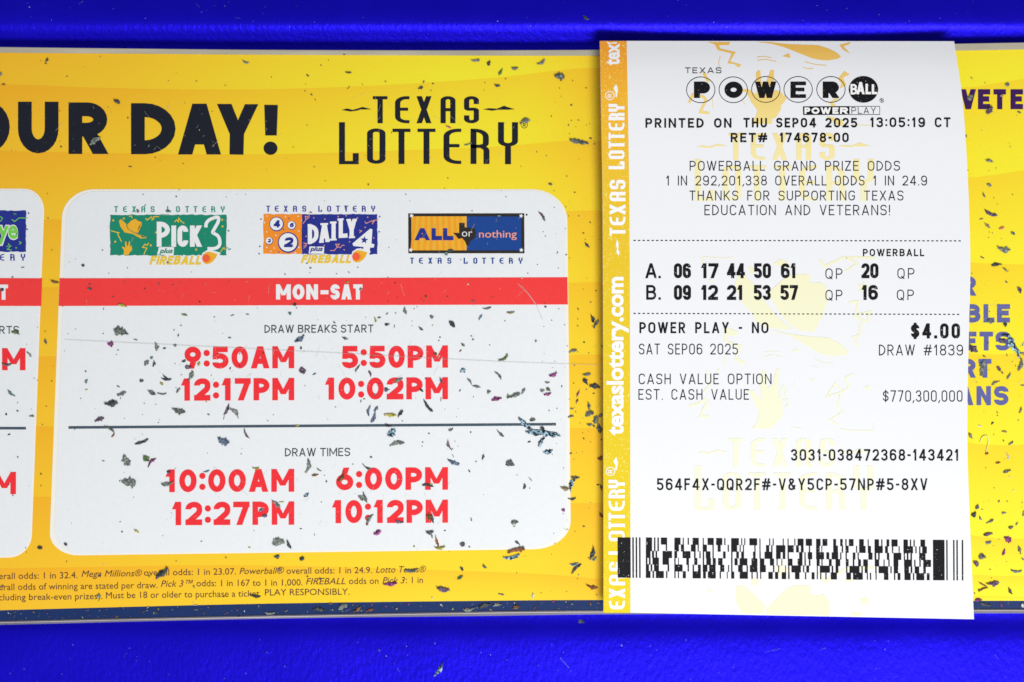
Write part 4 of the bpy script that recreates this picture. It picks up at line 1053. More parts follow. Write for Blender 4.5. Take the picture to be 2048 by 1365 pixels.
CROP = {"A": (0, 3.4115), "B": (360, 3.4115), "C": (720, 3.4115), "D": (1040, 3.938)}
BITS = """
A1 320,412,30,16,50,k 313,434,18,10,20,k 279,418,8,5,60,k 5,508,30,18,35,g 25,577,28,12,0,r 458,524,14,8,20,t 800,695,44,26,-30,k 873,806,14,9,60,k 895,783,7,5,0,k 417,1003,18,11,25,d 650,962,90,40,35,g 1680,427,48,14,-15,g 1340,555,12,6,20,k 1537,585,9,8,0,d 1150,554,10,6,0,t 1060,1076,10,8,0,r 1092,1096,6,5,0,r 1250,1119,12,6,-10,r 888,1140,32,9,0,t 1203,1343,13,12,50,d 978,1328,12,6,0,g 738,734,8,6,0,t 1222,1296,8,5,0,r 800,1070,8,6,0,w 1015,995,20,8,70,g
A2 485,448,14,10,60,t 393,517,22,12,-40,k 380,577,8,5,0,t 375,622,12,6,0,r 420,648,18,10,-30,k 445,683,16,7,-60,t 673,497,44,12,0,k 643,373,20,10,0,d 673,600,40,4,45,o 768,578,10,6,0,t 925,558,16,8,-40,t 1540,415,62,14,5,g 1630,434,36,20,60,k 1710,495,50,20,60,G 1688,586,42,18,-5,k 1185,562,24,12,70,t 1165,602,38,16,25,k 1248,573,14,10,0,k 1235,620,10,8,0,r 1355,870,40,12,-20,R 390,857,10,7,0,t 515,1236,8,6,0,r 808,1260,12,16,0,r 1350,1218,10,8,0,r 1063,1328,12,8,0,t 1490,985,60,8,20,g 1745,540,12,8,0,r
A3 280,428,66,22,30,g 102,469,46,22,5,d 407,524,72,44,-10,d 8,495,28,12,60,g 588,603,14,7,20,k 487,719,22,8,10,d 170,832,74,34,20,g 538,969,130,34,-12,d 618,946,20,10,0,d 646,985,18,10,45,t 535,822,18,6,0,t 468,857,14,10,60,t 475,915,10,6,0,t 345,1259,28,16,-10,d 511,1315,12,10,0,d 370,1305,8,6,0,t 317,1065,8,6,0,r 145,1138,8,6,0,t 588,123,46,20,-35,k 1025,262,12,10,0,k 1298,243,10,8,0,k
A4 1512,534,24,8,-40,d 1755,580,28,22,0,d 1500,668,50,30,40,g 1633,755,60,44,50,p 1715,655,26,16,0,t 1837,768,30,12,-20,d 1476,930,10,26,0,g 1583,895,8,8,0,w 1635,1102,54,18,-10,g 1632,1265,34,20,-20,g 1597,1333,40,14,-70,g 1664,1352,8,6,0,k 1487,1162,6,10,0,k 1770,980,6,4,0,t
B4 1640,228,96,22,-25,p 1578,268,36,10,10,g 1617,312,50,20,-40,t 1717,331,38,18,20,R 1795,367,34,18,-30,g 1633,358,8,6,0,k 1730,473,90,40,-12,g 1588,533,32,10,-20,t 1683,580,76,24,5,k 1742,615,44,14,-40,t 1748,697,22,12,-40,p 1515,641,8,8,0,k 1838,755,44,24,-65,p 1740,987,26,26,0,k 1640,965,40,30,-20,g 1725,1100,50,26,-20,p 1800,1130,150,50,-55,T 1865,1185,40,10,-10,T 1527,1155,66,40,-40,p 1625,1115,12,16,0,d 1598,1205,28,10,-20,d 1585,1290,110,44,80,g 1697,1290,40,22,-55,p 1722,1317,22,14,-40,t 1813,1270,8,8,0,r 1845,1265,84,30,70,g 1765,1340,50,16,60,g 1865,1120,30,12,60,T 1745,1060,60,14,-5,T 1830,1195,70,14,-60,T
C4 1675,158,64,16,25,g 1860,175,30,10,0,g 1845,345,44,16,70,g 1687,360,16,8,-50,d 1832,415,16,8,-50,t 1655,432,22,14,20,k 1648,443,6,6,0,k 1570,452,30,10,-20,w 1735,492,40,14,-5,t 1730,553,16,12,-40,t 1780,570,40,16,35,g 1505,520,40,20,-60,g 1760,660,46,16,-70,w 1615,640,26,18,20,r 1692,703,36,14,10,r 1752,762,56,20,20,d 1770,800,10,16,0,w 1700,967,22,16,50,t 1755,966,16,8,-20,r 1798,893,14,10,0,w 1550,1005,36,22,60,g 1527,1055,40,30,40,k 1573,1083,30,14,-55,g 1638,1103,60,16,30,d 1733,1047,34,16,10,g 1587,1023,8,6,0,r 1780,1145,34,22,20,d 1820,1120,32,12,60,d 1865,1050,40,16,80,g 1625,1190,64,26,12,p 1628,1247,42,22,15,g 1758,1225,54,38,-30,m 1732,1313,46,20,70,m 1840,1300,56,24,-75,d 1585,1345,50,40,0,d 1700,1225,8,6,0,r 1660,1270,8,6,0,r
D4 1688,328,48,34,-50,p 1988,382,90,16,-5,g 1815,475,100,40,5,p 1745,490,80,10,-30,o 1740,520,80,14,20,o 1945,535,50,22,-60,k 1795,372,24,6,-20,o 1710,600,60,24,0,m 1760,632,80,24,-15,k 1880,635,50,12,-70,m 2040,640,30,30,0,w 1680,550,10,16,0,p 2040,295,30,14,-40,g
B1 328,262,12,10,0,d 85,664,16,12,0,p 375,697,62,20,-15,o 612,712,20,12,0,d 612,744,30,16,0,d 15,752,28,20,40,k 848,697,12,8,0,d 1083,708,26,10,-60,d 1180,718,16,10,0,p 1228,701,12,7,0,d 988,742,12,10,0,k 772,798,18,8,0,k 1362,832,14,12,0,k 1566,696,12,8,0,d 835,858,64,24,-12,y 707,880,20,6,80,b 1260,923,42,16,-10,G 1585,925,36,8,20,g 1688,918,24,8,0,G 1462,937,14,8,20,g 1235,994,12,10,0,g 1187,1025,12,8,20,g 1216,1062,28,10,65,d 1567,1078,24,12,-10,q 828,1038,104,54,-15,d 705,1050,12,10,0,G 925,1091,40,8,-10,p 755,1120,42,34,0,m 1068,1140,54,26,-80,g 1122,1150,26,14,20,k 1195,1130,24,18,0,q 806,1162,14,8,0,q 1036,1215,24,18,30,q 1000,1250,44,24,50,d 1050,1255,42,20,80,k 313,1105,34,18,-80,d 200,1192,44,16,-50,g 110,1045,60,26,-20,G 45,1258,70,16,-5,d 585,1308,18,14,-40,q 1255,1237,30,16,20,k 1285,1278,44,26,10,p 1358,1255,30,18,60,y 1570,1288,22,12,60,p 1302,1340,80,32,65,g 567,585,22,18,0,d 870,602,8,8,0,g 155,598,28,8,0,g 515,543,6,5,0,g 1635,1187,10,10,0,p 1635,1270,22,10,-40,m 1195,1255,8,8,0,d 570,768,6,5,0,k 920,766,8,6,0,d 463,1052,7,6,0,d 940,215,20,24,0,g 1145,215,26,18,0,d 990,175,20,6,50,g 700,480,12,8,0,g 1145,565,22,18,0,t 1155,450,10,20,0,d
B2 415,222,20,8,-20,k 650,190,40,5,88,k 413,602,16,14,0,d 388,570,16,10,0,g 408,635,8,6,0,d 238,645,14,8,0,g 675,632,22,8,-50,g 737,598,12,8,0,d 590,642,10,8,0,g 665,698,24,16,20,y 757,747,24,18,20,d 948,463,7,7,0,k 1515,213,14,7,0,d 1370,482,36,20,0,k 1340,503,22,30,0,q 305,850,26,20,20,k 318,875,10,8,0,d 272,912,22,22,-30,q 575,974,22,12,-40,k 340,1085,80,30,35,b 348,1148,18,22,0,k 648,1082,46,16,-20,g 92,1184,14,14,0,o 360,1302,50,40,0,p 438,1326,30,10,25,k 855,957,36,14,-80,y 880,941,28,14,10,G 937,988,34,18,10,d 790,940,10,8,0,y 985,1000,30,6,80,q 1060,895,50,22,-80,g 935,915,24,10,40,t 995,910,14,8,0,g 1165,1015,40,14,-40,d 1242,936,26,22,0,d 1380,985,56,30,-50,k 1245,994,10,10,0,y 1120,880,10,8,0,g 1140,868,10,6,0,g 1618,876,60,14,10,d 1573,940,46,16,55,T 1762,905,24,12,25,t 1740,964,10,10,0,G 1105,965,8,6,0,g 1105,998,8,6,0,g 1512,1067,18,8,-20,m 1522,1090,18,12,20,b 1453,1127,30,16,-40,d 1437,1167,26,10,50,r 1636,1128,10,8,0,q 1297,1075,14,10,0,d 1288,1097,12,10,0,q 1728,1217,80,18,30,G 733,1287,58,14,55,d 820,1325,46,18,-75,p 865,1278,14,10,0,d 835,1205,14,12,0,o 1265,1188,24,20,0,o 1168,1205,14,10,0,p 1290,1205,20,8,40,w 1453,1303,40,30,20,T 1695,1335,70,16,-50,d 1520,826,28,12,0,p 1347,797,14,12,0,k 1655,800,10,8,0,o 1187,829,14,10,0,o 1170,812,10,8,0,o 1200,795,24,16,-60,o 1005,802,8,6,0,k 943,828,12,8,0,o 990,705,12,16,0,o 1487,712,20,12,50,w 840,765,6,6,0,p 900,730,6,5,0,k 1158,690,10,8,0,p 1632,678,8,7,0,p 1700,245,24,14,0,q 50,878,6,6,0,k 680,1282,20,5,80,d 940,665,10,6,0,g
B3 288,250,80,16,-55,p 75,905,54,16,5,t 37,965,12,10,0,G 310,867,18,14,0,k 306,843,10,8,0,o 190,638,10,7,0,g 310,385,10,8,0,t 393,495,12,9,0,p 452,513,16,8,30,t 450,187,12,6,0,t 353,960,10,8,0,t 595,447,44,16,-45,d 615,291,12,9,0,d 538,248,10,8,0,d 570,365,16,10,0,t 655,757,12,10,0,k 620,836,14,8,-30,k 533,883,22,8,-60,k 532,950,7,7,0,k 530,997,12,7,0,k 631,950,54,24,-75,k 655,985,66,22,60,d 575,1109,14,12,0,k 498,1170,60,20,20,d 697,1135,18,16,0,d 363,1330,58,26,25,m 592,1328,54,22,8,d 441,990,8,6,0,d 460,1135,8,6,0,t 300,1002,8,5,0,g 302,1187,6,5,0,g 245,1100,14,20,0,g 291,1242,5,5,0,k 150,670,12,10,0,w
C1 78,230,66,18,-40,q 120,292,8,8,0,k 42,372,16,18,0,k 119,350,16,12,0,d 218,385,34,14,0,G 63,510,26,10,25,o 122,664,12,12,0,q 60,852,20,8,45,k 88,926,10,10,0,k 587,80,18,14,-40,q 590,150,30,20,75,q 590,204,28,8,0,y 808,183,28,12,-30,d 830,232,66,26,20,g 822,262,22,5,80,d 760,298,92,44,5,k 680,408,68,30,20,p 748,472,80,18,-30,d 772,515,36,14,55,o 967,560,100,18,20,k 862,686,80,52,-65,g 1000,675,50,36,-40,G 1040,690,60,20,35,m 1018,715,44,14,70,m 880,835,100,64,0,g 817,828,10,14,0,g 705,690,20,9,0,d 968,144,28,24,20,d 1135,132,72,14,-5,k 1130,118,50,12,-40,k 1103,163,26,18,-40,y 1038,225,60,28,-25,d 1105,231,66,10,-3,d 1217,210,42,18,50,g 1220,348,94,44,-15,d 1548,340,86,22,65,p 1528,395,40,5,75,p 1605,365,84,32,-50,g 1422,373,20,12,-30,q 1080,430,12,8,20,g 850,402,8,6,0,G 1525,553,88,46,-20,b 1683,510,70,18,-60,p 1652,606,6,6,0,q 1410,762,44,12,15,q 1145,845,90,30,12,g 1152,765,26,22,0,p 933,1170,40,16,-35,y 832,1174,16,12,0,g 449,1260,26,18,-40,d 273,1283,36,22,0,k 1375,1239,18,7,20,q 1110,1202,8,6,0,g 1700,1281,22,12,0,y 1542,1350,10,14,0,r 1748,740,50,16,0,y 510,468,20,12,80,d 280,780,14,12,0,o 280,860,8,8,0,o 353,147,8,10,0,o 316,318,14,6,0,r 290,443,10,6,0,r 181,1315,8,6,0,k 175,1283,14,5,60,d 232,127,12,4,-20,g 985,298,10,8,0,g 1063,305,10,8,0,g 650,335,6,5,0,g 1195,25,8,8,0,d 1237,103,8,8,0,k 1408,287,12,8,0,t
C2 1015,140,64,24,30,g 930,206,30,28,40,p 885,165,14,14,0,p 852,237,26,12,-60,d 1198,128,14,10,0,p 1170,208,34,16,-45,k 1305,145,46,14,-70,b 1303,270,40,8,88,g 1215,315,104,16,-52,k 1235,345,28,18,-20,k 757,283,24,8,70,q 780,268,22,8,0,r 812,350,76,20,80,b 845,385,100,24,72,b 860,335,44,20,50,b 960,378,86,28,-3,y 1025,370,62,24,55,k 1040,418,16,8,-30,t 945,450,50,22,-15,k 968,498,66,44,40,T 1003,573,104,30,12,g 825,664,22,14,0,d 395,725,104,28,80,g 445,787,50,18,8,o 470,750,40,10,-35,G 522,830,20,12,80,k 508,790,8,8,0,g 385,923,42,20,35,T 180,985,74,28,-40,g 215,970,40,8,0,y 75,1025,30,16,30,b 103,1065,34,22,10,b 625,798,84,26,60,o 800,735,60,14,-25,d 770,712,12,8,-30,d 702,713,10,8,0,d 785,940,74,24,-70,d 758,945,46,24,-50,g 815,1090,84,28,60,d 800,1110,40,16,70,r 870,1180,56,28,25,m 1020,1105,60,24,-10,p 1245,1085,66,26,-80,k 1222,1070,40,40,0,o 1228,1175,54,26,5,k 1240,1200,36,12,-75,q 1330,1166,20,10,20,q 1275,1235,80,20,-75,r 1298,1280,78,24,8,y 1450,1258,36,28,20,p 1497,1277,12,12,0,d 1120,1273,14,14,0,y 1215,857,78,18,-8,k 1230,848,50,7,-5,y 1387,698,90,34,-22,b 1385,655,28,6,-65,g 1360,585,68,22,-68,p 1383,608,10,8,0,q 1590,667,40,16,75,k 1542,695,14,12,0,g 1497,760,28,12,-60,p 1510,1090,30,10,-75,g 1178,562,14,10,0,p 1175,590,10,8,0,p 1222,503,14,10,30,d 1370,477,34,18,20,g 1507,495,16,12,60,d 1710,505,66,18,-42,d 1760,705,40,30,80,d 1500,150,50,14,-55,d 1545,183,60,16,-10,d 1433,210,26,10,60,q 1630,220,30,22,30,g 1683,268,70,30,12,m 1760,250,30,16,80,G 1525,253,8,10,0,g 1330,338,6,6,0,k 1410,390,6,5,0,k 320,449,30,12,0,y 160,376,10,6,0,d 375,178,14,6,-30,g 347,1153,22,7,0,p 440,1193,18,6,90,q 195,1245,82,54,15,g 267,1262,58,24,-65,k 183,1343,42,22,12,k 355,1358,36,24,30,k 950,205,10,6,0,g 487,972,10,8,80,t
C3 95,245,100,28,20,g 160,215,50,18,60,g 52,255,28,16,80,G 5,265,14,12,0,m 290,210,30,20,0,g 323,155,34,16,0,g 330,203,34,20,-40,G 325,234,52,22,15,m 422,182,20,10,90,G 585,150,48,28,-55,k 648,183,74,36,-10,k 590,203,12,8,0,d 640,230,18,6,0,k 532,235,44,12,65,m 526,285,36,12,70,m 607,320,54,20,-85,d 610,370,62,34,25,d 655,410,58,34,70,d 610,442,40,16,0,d 678,470,62,38,-80,d 685,380,30,20,30,d 640,452,26,14,-40,d 484,388,40,14,15,d 490,335,30,12,-10,t 223,410,40,24,10,d 288,470,34,24,-30,k 335,347,16,8,-50,k 175,440,124,34,-40,T 290,503,236,36,-6,T 283,560,76,30,60,T 328,628,72,30,12,T 365,440,30,10,0,d 571,538,12,12,0,k 483,640,22,10,20,d 683,670,36,24,30,r 692,545,10,10,0,k 515,805,58,26,0,d 442,875,66,28,-10,t 492,855,86,30,70,T 492,948,54,18,5,k 668,853,22,10,0,k 690,872,36,16,-80,k 432,1025,24,22,0,m 72,710,60,42,-20,d 168,866,36,18,75,k 207,815,44,8,-50,g 203,877,10,8,0,q 117,787,10,6,0,g 102,1110,54,32,10,g 97,1137,16,10,0,q 690,1060,36,22,-45,r 572,1138,18,12,0,t 505,680,6,6,0,k 122,1252,42,16,-40,k 112,1300,124,38,12,r 145,1285,42,26,0,d 80,1345,114,22,12,T 630,1320,94,28,75,k 645,1358,40,16,40,T 200,560,24,12,20,k
D1 1280,415,114,48,40,k 1238,457,30,18,45,p 1175,443,18,16,0,G 1527,527,22,22,0,G 780,600,30,30,0,q 2010,600,84,24,-10,k 20,522,30,14,20,b 525,330,10,10,0,o 1780,300,18,12,90,R 1388,325,10,8,90,o 820,355,12,8,90,w 785,440,26,18,0,b 1765,605,22,8,20,o 1540,672,50,6,0,w 945,695,24,8,0,k 1880,762,30,10,0,k 1210,735,24,12,80,t 1520,652,8,8,0,w
D2 1270,398,104,22,5,d 1105,505,114,32,5,m 550,465,24,18,0,b 452,447,18,12,20,k 235,395,30,26,80,t 1668,387,34,24,-55,k 1655,455,52,24,30,G 1850,370,40,20,-40,d 1520,545,108,48,-8,p 1978,588,50,12,-8,d 1435,615,14,14,0,w 548,710,110,28,-5,k 730,685,82,40,30,g 808,670,16,16,0,o 845,705,72,24,35,o 945,710,66,20,20,r 960,670,40,10,60,r 1155,700,24,16,20,t 1725,705,92,30,8,g 1850,675,104,36,15,k 1950,670,70,24,10,g 155,735,80,16,0,g 280,712,10,8,0,m 68,680,8,6,0,w 1487,1180,134,36,60,T 1018,1027,18,15,-50,G 1232,995,8,8,0,w 810,826,8,8,0,w 632,660,36,14,0,o
D3 722,527,100,30,-15,r 600,385,114,28,45,k 585,350,72,22,10,T 420,645,22,18,-30,m 530,685,14,14,0,m 260,600,40,20,85,w 130,690,60,30,10,o 325,577,10,8,0,o 958,990,16,8,85,w 640,805,50,34,0,k
"""
def read_bits():
    out = []
    for row in BITS.strip().splitlines():
        p = row.split()
        reg = p[0]; y0, S = CROP[reg[0]]; x0 = (int(reg[1]) - 1)*500
        if reg == "D4": S = 3.737
        for q in p[1:]:
            c = q.split(','); x, y, l, w, an = map(float, c[:5])
            X, Y = x0 + x/S, y0 + y/S
            if 82 < Y < 1240 and sinterp(TXL, Y) + 2 < X < sinterp(TXR, Y) - 1: continue
            if any(math.hypot(X - o[0], Y - o[1]) < 3.6 for o in out): continue
            if w > l: l, w, an = w, l, an + 90
            out.append((X, Y, l/S, w/S, an, c[5]))
    return out
ALL_BITS = sorted(read_bits(), key=lambda b: -b[2]*b[3])

def floor_z(x, y):
    if y < sinterp(TOP, x) or y > sinterp(BOTTOM, x): return sinterp(COUNTER, y)
    if y < sinterp(PRINT_TOP, x) + 1: return .26
    if y > sinterp(LIP, x) - 1: return .2
    return .14 if (100 < x < 1140 and 380 < y < 1105) or x < 90 or y < 340 else .10

def bit_shape(l, w, rnd):
    """crumpled scrap, long axis x, lying on z = 0; l, w in mm"""
    asp = l/max(w, .01)
    p = 1.7 if asp > 1.9 else 3.0
    if asp > 4: p = 5
    ns = 11 if l > 1.6 else 8 if l > .8 else 6
    rough = .46 if l > .8 else .18
    h = min(.34, .16*w + .05)
    curl = rnd.uniform(-.05, .22)*min(l, 2)*.35
    bend = rnd.uniform(-.16, .16)*l
    notch = rnd.randrange(2, ns - 1) if (w > 1.1 and rnd.random() < .6) else -1
    skew = rnd.uniform(-.35, .35)
    ends = (rnd.uniform(.12, .55), rnd.uniform(.08, .45))
    rows = []
    for i in range(ns):
        s = -1 + 2*i/(ns - 1)
        hw = w/2*max(ends[0] if s < 0 else ends[1], (1 - abs(s - skew*(1 - s*s))**p))
        cy = bend*(1 - s*s) - bend*.5
        row = []
        for j in range(5):
            t = -1 + j/2
            k = 1 + (rnd.uniform(-rough, rough*.7) if abs(t) == 1 else 0)
            if i == notch and t == 1: k *= .25
            y = cy + hw*t*k; x = s*l/2*(1 + (rnd.uniform(-.10, .06) if i in (0, ns - 1) else 0)) + rnd.uniform(-.05, .05)*l/2
            z = h*(1 - t*t)*rnd.uniform(.3, 1.0) + curl*s*s + rnd.uniform(0, .35)*h
            row.append((x, y, max(.0, z)))
        rows.append(row)
    zmin = min(v[2] for r in rows for v in r)
    verts = [(x, y, z - zmin + .035) for r in rows for x, y, z in r] + [(x*.97, y*.94, z - zmin) for r in rows for x, y, z in r]
    n = ns*5; faces = []
    for i in range(ns - 1):
        for j in range(4):
            p_ = i*5 + j
            faces.append([p_, p_+5, p_+6, p_+1]); faces.append([n+p_, n+p_+1, n+p_+6, n+p_+5])
        a_ = i*5; faces.append([a_, n+a_, n+a_+5, a_+5]); b2 = i*5 + 4; faces.append([b2, b2+5, n+b2+5, n+b2])
    for j in range(4):
        faces.append([j, j+1, n+j+1, n+j]); q = (ns-1)*5 + j; faces.append([q, n+q, n+q+1, q+1])
    return verts, [f[::-1] for f in faces]

LAND = []
for s, x0, x1, y0, y1 in (("9:50AM", 369, 588.5, 694, 738), ("5:50PM", 684, 896, 692.5, 737), ("12:17PM", 362, 588.5, 757.5, 802), ("10:02PM", 650, 896, 756, 800),
                          ("10:00AM", 331, 588.5, 939.5, 985), ("6:00PM", 672, 896, 936, 981), ("12:27PM", 344, 588.5, 1004.5, 1051), ("10:12PM", 664, 896, 1001, 1047)):
    hr, mn = s[:-2].split(':'); n = len(s); w = x1 - x0
    a1 = x0 + w*(len(hr) + .2)/n; a2 = x0 + w*(n - 2.3)/n
    LAND += [("the hour of red " + s, x0, a1, y0, y1), ("the minutes of red " + s, a1, a2, y0, y1), ("the letters of red " + s, a2, x1, y0, y1)]
LAND += [("the U of the headline", 36, 117, 204, 307), ("the R of the headline", 137, 217, 204, 308), ("the D of the headline", 262, 351, 207, 309), ("the A of the headline", 357, 420, 208, 309),
 ("the Y of the headline", 425, 516, 208, 309), ("the exclamation mark", 528, 556, 210, 310), ("the upper wordmark line", 683, 1030, 193, 240), ("the first wordmark letters", 678, 780, 250, 329), ("the last wordmark letters", 880, 1055, 250, 329),
 ("the green badge", 220, 453, 412, 525), ("the orange and navy badge", 527, 754, 412, 525), ("the black framed badge", 816, 1050, 427, 528), ("the white MON-SAT", 552, 725, 569, 600),
 ("the words DRAW BREAKS START", 529, 747, 650, 667), ("the words DRAW TIMES", 570, 700, 897, 914), ("the left third of the slate line", 137, 450, 850, 858), ("the middle of the slate line", 450, 800, 849, 856),
 ("the right end of the slate line", 900, 1112, 846, 853), ("the red banner's left part", 119, 400, 557, 612), ("the red banner's right part", 800, 1135, 555, 610), ("the yellow gap between panels", 70, 118, 560, 1080),
 ("the first fine print words", 0, 285, 1142, 1205), ("the middle fine print words", 290, 570, 1138, 1202), ("the last fine print words", 575, 852, 1134, 1195), ("the navy border's left part", 0, 480, 1208, 1245),
 ("the navy border's middle part", 490, 850, 1203, 1235), ("the navy border's right part", 860, 1205, 1200, 1230), ("the letters VETE", 1930, 2048, 180, 218), ("the letters BLE", 1945, 2020, 609, 646), ("the letters ETS", 1945, 2021, 664, 702),
 ("the letters RT", 1945, 1983, 718, 756), ("the letters ANS", 1945, 2017, 773, 811), ("the ticket's strip halfway up", 1200, 1207, 560, 800), ("the ticket's strip low down", 1200, 1207, 880, 1060), ("the ticket's strip near its bottom", 1200, 1207, 1080, 1225),
 ("the ticket's strip high up", 1198, 1204, 100, 330), ("the main panel's lower right corner", 1080, 1140, 1060, 1100), ("the main panel's lower left corner", 100, 160, 1060, 1110), ("the main panel's lower edge", 400, 900, 1098, 1106),
 ("the main panel's upper edge", 200, 1060, 376, 381), ("the main panel's right edge", 1132, 1140, 600, 1000), ("the sign's upper edge", 0, 1190, 95, 104), ("the ticket's right edge near the barcode", 1936, 1948, 1060, 1200),
 ("the ticket's right edge halfway", 1936, 1941, 400, 600), ("the ticket's right edge by the serial number", 1934, 1938, 860, 1000), ("the left panel's slate line", 0, 52, 853, 860), ("the left panel's upper PM", 0, 51, 697, 741), ("the left panel's lower M", 0, 32, 944, 989),
 ("the left panel's red banner", 0, 84, 557, 612), ("the clear lower lip", 0, 1200, 1236, 1246), ("the yellow right of the main panel", 1145, 1195, 400, 560), ("the blue counter above the sign", 0, 2048, 0, 80)]
def where(x, y):
    if y > sinterp(BOTTOM, x) + 4: return "on the blue counter below the sign"
    best = None
    for nm, x0, x1, y0, y1 in LAND:
        dx = max(x0 - x, 0, x - x1); dy = max(y0 - y, 0, y - y1); d = math.hypot(dx, dy)
        if best is None or d < best[0]:
            if d == 0: rel = "on"
            elif dy > dx: rel = "above" if y < y0 else "below"
            else: rel = "left of" if x < x0 else "right of"
            if 0 < d < 14: rel = "just " + rel
            best = (d, rel + " " + nm)
    return best[1]

N_SINGLE = 285
rnd = random.Random(11)
entries = []
for (x, y, l, w, an, col) in ALL_BITS[:N_SINGLE]:
    asp = l/w
    shape, nm = (("sliver", "plant_sliver") if asp > 3.4 else ("leaf bit", "leaf_fragment") if asp > 1.7 else ("flake", "leaf_flake"))
    size = "large" if l > 21 else "small" if l < 8 else ""
    entries.append([x, y, l, w, an, col, nm, (size + " " if size else "") + TONES[col][0] + " " + shape, where(x, y)])
from collections import defaultdict
same = defaultdict(list)
for e in entries: same[(e[7], e[8])].append(e)
labels = {}
ORD = ["first", "second", "third", "fourth", "fifth", "sixth", "seventh", "eighth", "ninth", "tenth"]
for key, es in same.items():
    if len(es) == 1: labels[id(es[0])] = key[0] + " " + key[1]
    elif len(es) == 2:
        if abs(es[0][0] - es[1][0]) > abs(es[0][1] - es[1][1]):
            es.sort(key=lambda e: e[0]); ws = ("left", "right")
        else:
            es.sort(key=lambda e: e[1]); ws = ("upper", "lower")
        for e, wd in zip(es, ws): labels[id(e)] = wd + " one of two, " + key[0] + " " + key[1]
    else:
        es.sort(key=lambda e: e[0])
        for i, e in enumerate(es): labels[id(e)] = key[0] + " " + key[1] + ", " + ORD[min(i, 9)] + " from left"
for e in entries:
    x, y, l, w, an, col, nm, _, wh = e
    me = bpy.data.meshes.new(nm)
    v, f = bit_shape(l*.1118, w*.1118*1.08, rnd)
    me.from_pydata([(p[0]*MM, p[1]*MM, p[2]*MM) for p in v], [], f)
    me.materials.append(BITM[col]); me.update()
    o = bpy.data.objects.new(nm, me); COL.objects.link(o)
    o.location = P(x, y, floor_z(x, y) + .01); o.rotation_euler = (0, 0, math.radians(an))
    zone = ("plant bits on the blue counter" if "counter" in wh else "plant bits right of the ticket" if x > 1500 else "plant bits on the white panels" if (x < 1138 and 380 < y < 1102 and not 70 < x < 108) else "plant bits on the yellow of the sign")
    tag(o, labels[id(e)], "plant bit", zone)

# a pale curved thread
a_pts = [(1960, 885), (1963, 876), (1970, 871), (1976, 874), (1977, 884), (1974, 897), (1972, 905)]
verts, faces = [], []
for i, (x, y) in enumerate(fillet([(x, y, .8) for x, y in a_pts], False, 'e', 4)):
    c = P(x, y, .16)
    for k in range(6): verts.append(c + Vector((math.cos(k*math.pi/3)*.00011, math.sin(k*math.pi/3)*.00005, math.sin(k*math.pi/3)*.0001)))
    if i:
        b0 = (i-1)*6
        for k in range(6): faces.append([b0+k, b0+(k+1) % 6, b0+6+(k+1) % 6, b0+6+k])
tm = nodes_of('thread_straw'); tm[2].inputs['Base Color'].default_value = (.86, .80, .38, 1)
th = link_mesh("thread", verts, faces, [tm[0]])
tag(th, "pale hooked thread lying on the yellow right of the ticket's serial number", "thread")

# specks too small to count: one object
sv, sf, sm = [], [], []
SM = ['k', 'd', 'g', 't', 'r', 'o', 'w', 'q', 'p', 'y', 'm', 'R', 'G', 'T', 'b']
def speck(x, y, r, col, asp=1.0, an=0.0):
    n = len(sv); z = floor_z(x, y) + .015
    m = 6
    for ring_, (k, dz) in enumerate(((1.0, 0), (.55, r*.05))):
        for i in range(m):
            t = 2*math.pi*i/m; q = r*k*rnd.uniform(.75, 1.15)
            dx, dy = q*asp*math.cos(t), q*math.sin(t)
            sv.append(P(x + dx*math.cos(an) - dy*math.sin(an), y - dx*math.sin(an) - dy*math.cos(an), z + dz))
    for i in range(m):
        j = (i+1) % m; sf.append([n+i, n+j, n+m+j, n+m+i]); sm.append(SM.index(col))
    sf.append([n+m+i for i in range(m)]); sm.append(SM.index(col))
for (x, y, l, w, an, col) in ALL_BITS[N_SINGLE:]: speck(x, y, w/2, col, l/w, math.radians(an))
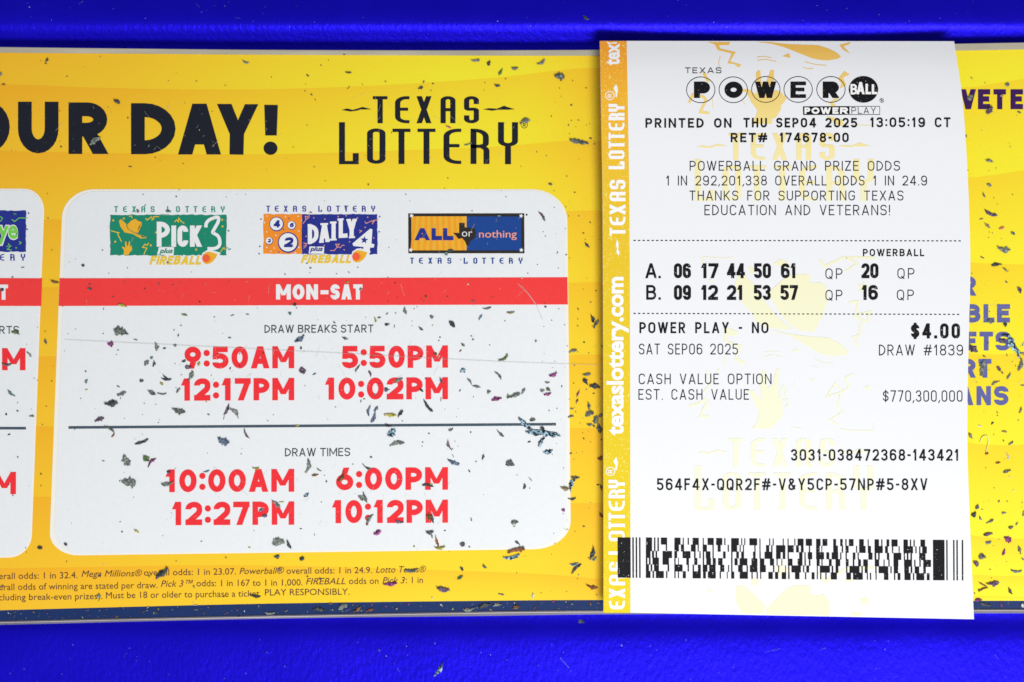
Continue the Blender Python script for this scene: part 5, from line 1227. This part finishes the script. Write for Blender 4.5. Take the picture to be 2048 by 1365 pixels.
for _ in range(300):
    x = rnd.choice((rnd.uniform(0, 1200), rnd.uniform(0, 1200), rnd.uniform(1100, 1205), rnd.uniform(1940, 2060))); y = rnd.uniform(112, 1200)
    if x > 1500 or (1140 < x < 1200): y = 112 + (1200-112)*rnd.random()**.7
    if sinterp(TXL, y) < x < sinterp(TXR, y): continue
    yellow = not (110 < x < 1136 and 380 < y < 1100) and x > 86
    speck(x, y, rnd.uniform(.4, 1.1), rnd.choice("trrodk" if yellow else "ggqqtd"), rnd.uniform(1, 1.8), rnd.uniform(0, 3))
for _ in range(90):
    x = rnd.uniform(0, 1205); y = sinterp(PRINT_END, x) + rnd.uniform(2, 20)
    speck(x, y, rnd.uniform(.5, 1.6), rnd.choice("wtgoydm"), rnd.uniform(1, 2.4), rnd.uniform(0, 3))
for _ in range(260):
    x = rnd.uniform(0, 2048); y = rnd.choice((rnd.uniform(0, 92), rnd.uniform(1245, 1365), rnd.uniform(1240, 1275)))
    speck(x, y, rnd.uniform(.35, .95), rnd.choice("wqbqbTk"), rnd.uniform(1, 1.7), rnd.uniform(0, 3))
dust = link_mesh("dust_specks", sv, sf, [BITM[k] for k in SM], None, sm)
tag(dust, "tiny dark and pale dust specks scattered over sign and counter", "dust", kind="stuff")

# hairline scratches in the blue paint
v, f = [], []
def hair(x0, y0, x1, y1, w):
    n = len(v); l = math.hypot(x1-x0, y1-y0); nx, ny = -(y1-y0)/l*w/2, (x1-x0)/l*w/2
    for x, y in ((x0+nx, y0+ny), (x1+nx, y1+ny), (x1-nx, y1-ny), (x0-nx, y0-ny)): v.append(P(x, y, sinterp(COUNTER, y) + .02))
    f.append([n, n+1, n+2, n+3]); 
for q in ((472, 58, 492, 34, .8), (470, 36, 482, 37, .6), (506, 44, 522, 24, .6), (745, 1272, 790, 1330, .6), (752, 1280, 800, 1345, .5), (1120, 1316, 1138, 1336, .9), (1343, 1261, 1356, 1260, .7), (1530, 1305, 1560, 1298, .6), (1640, 1300, 1700, 1282, .5), (240, 1246, 256, 1262, .5), (857, 1270, 862, 1276, .8), (1990, 1310, 1996, 1318, .7), (158, 8, 166, 3, .7), (392, 8, 398, 14, .6)):
    hair(*q)
tag(link_mesh("paint_scratches", v, f, [BITM['b']], bpy.data.objects["counter_surface"]), kind="stuff")
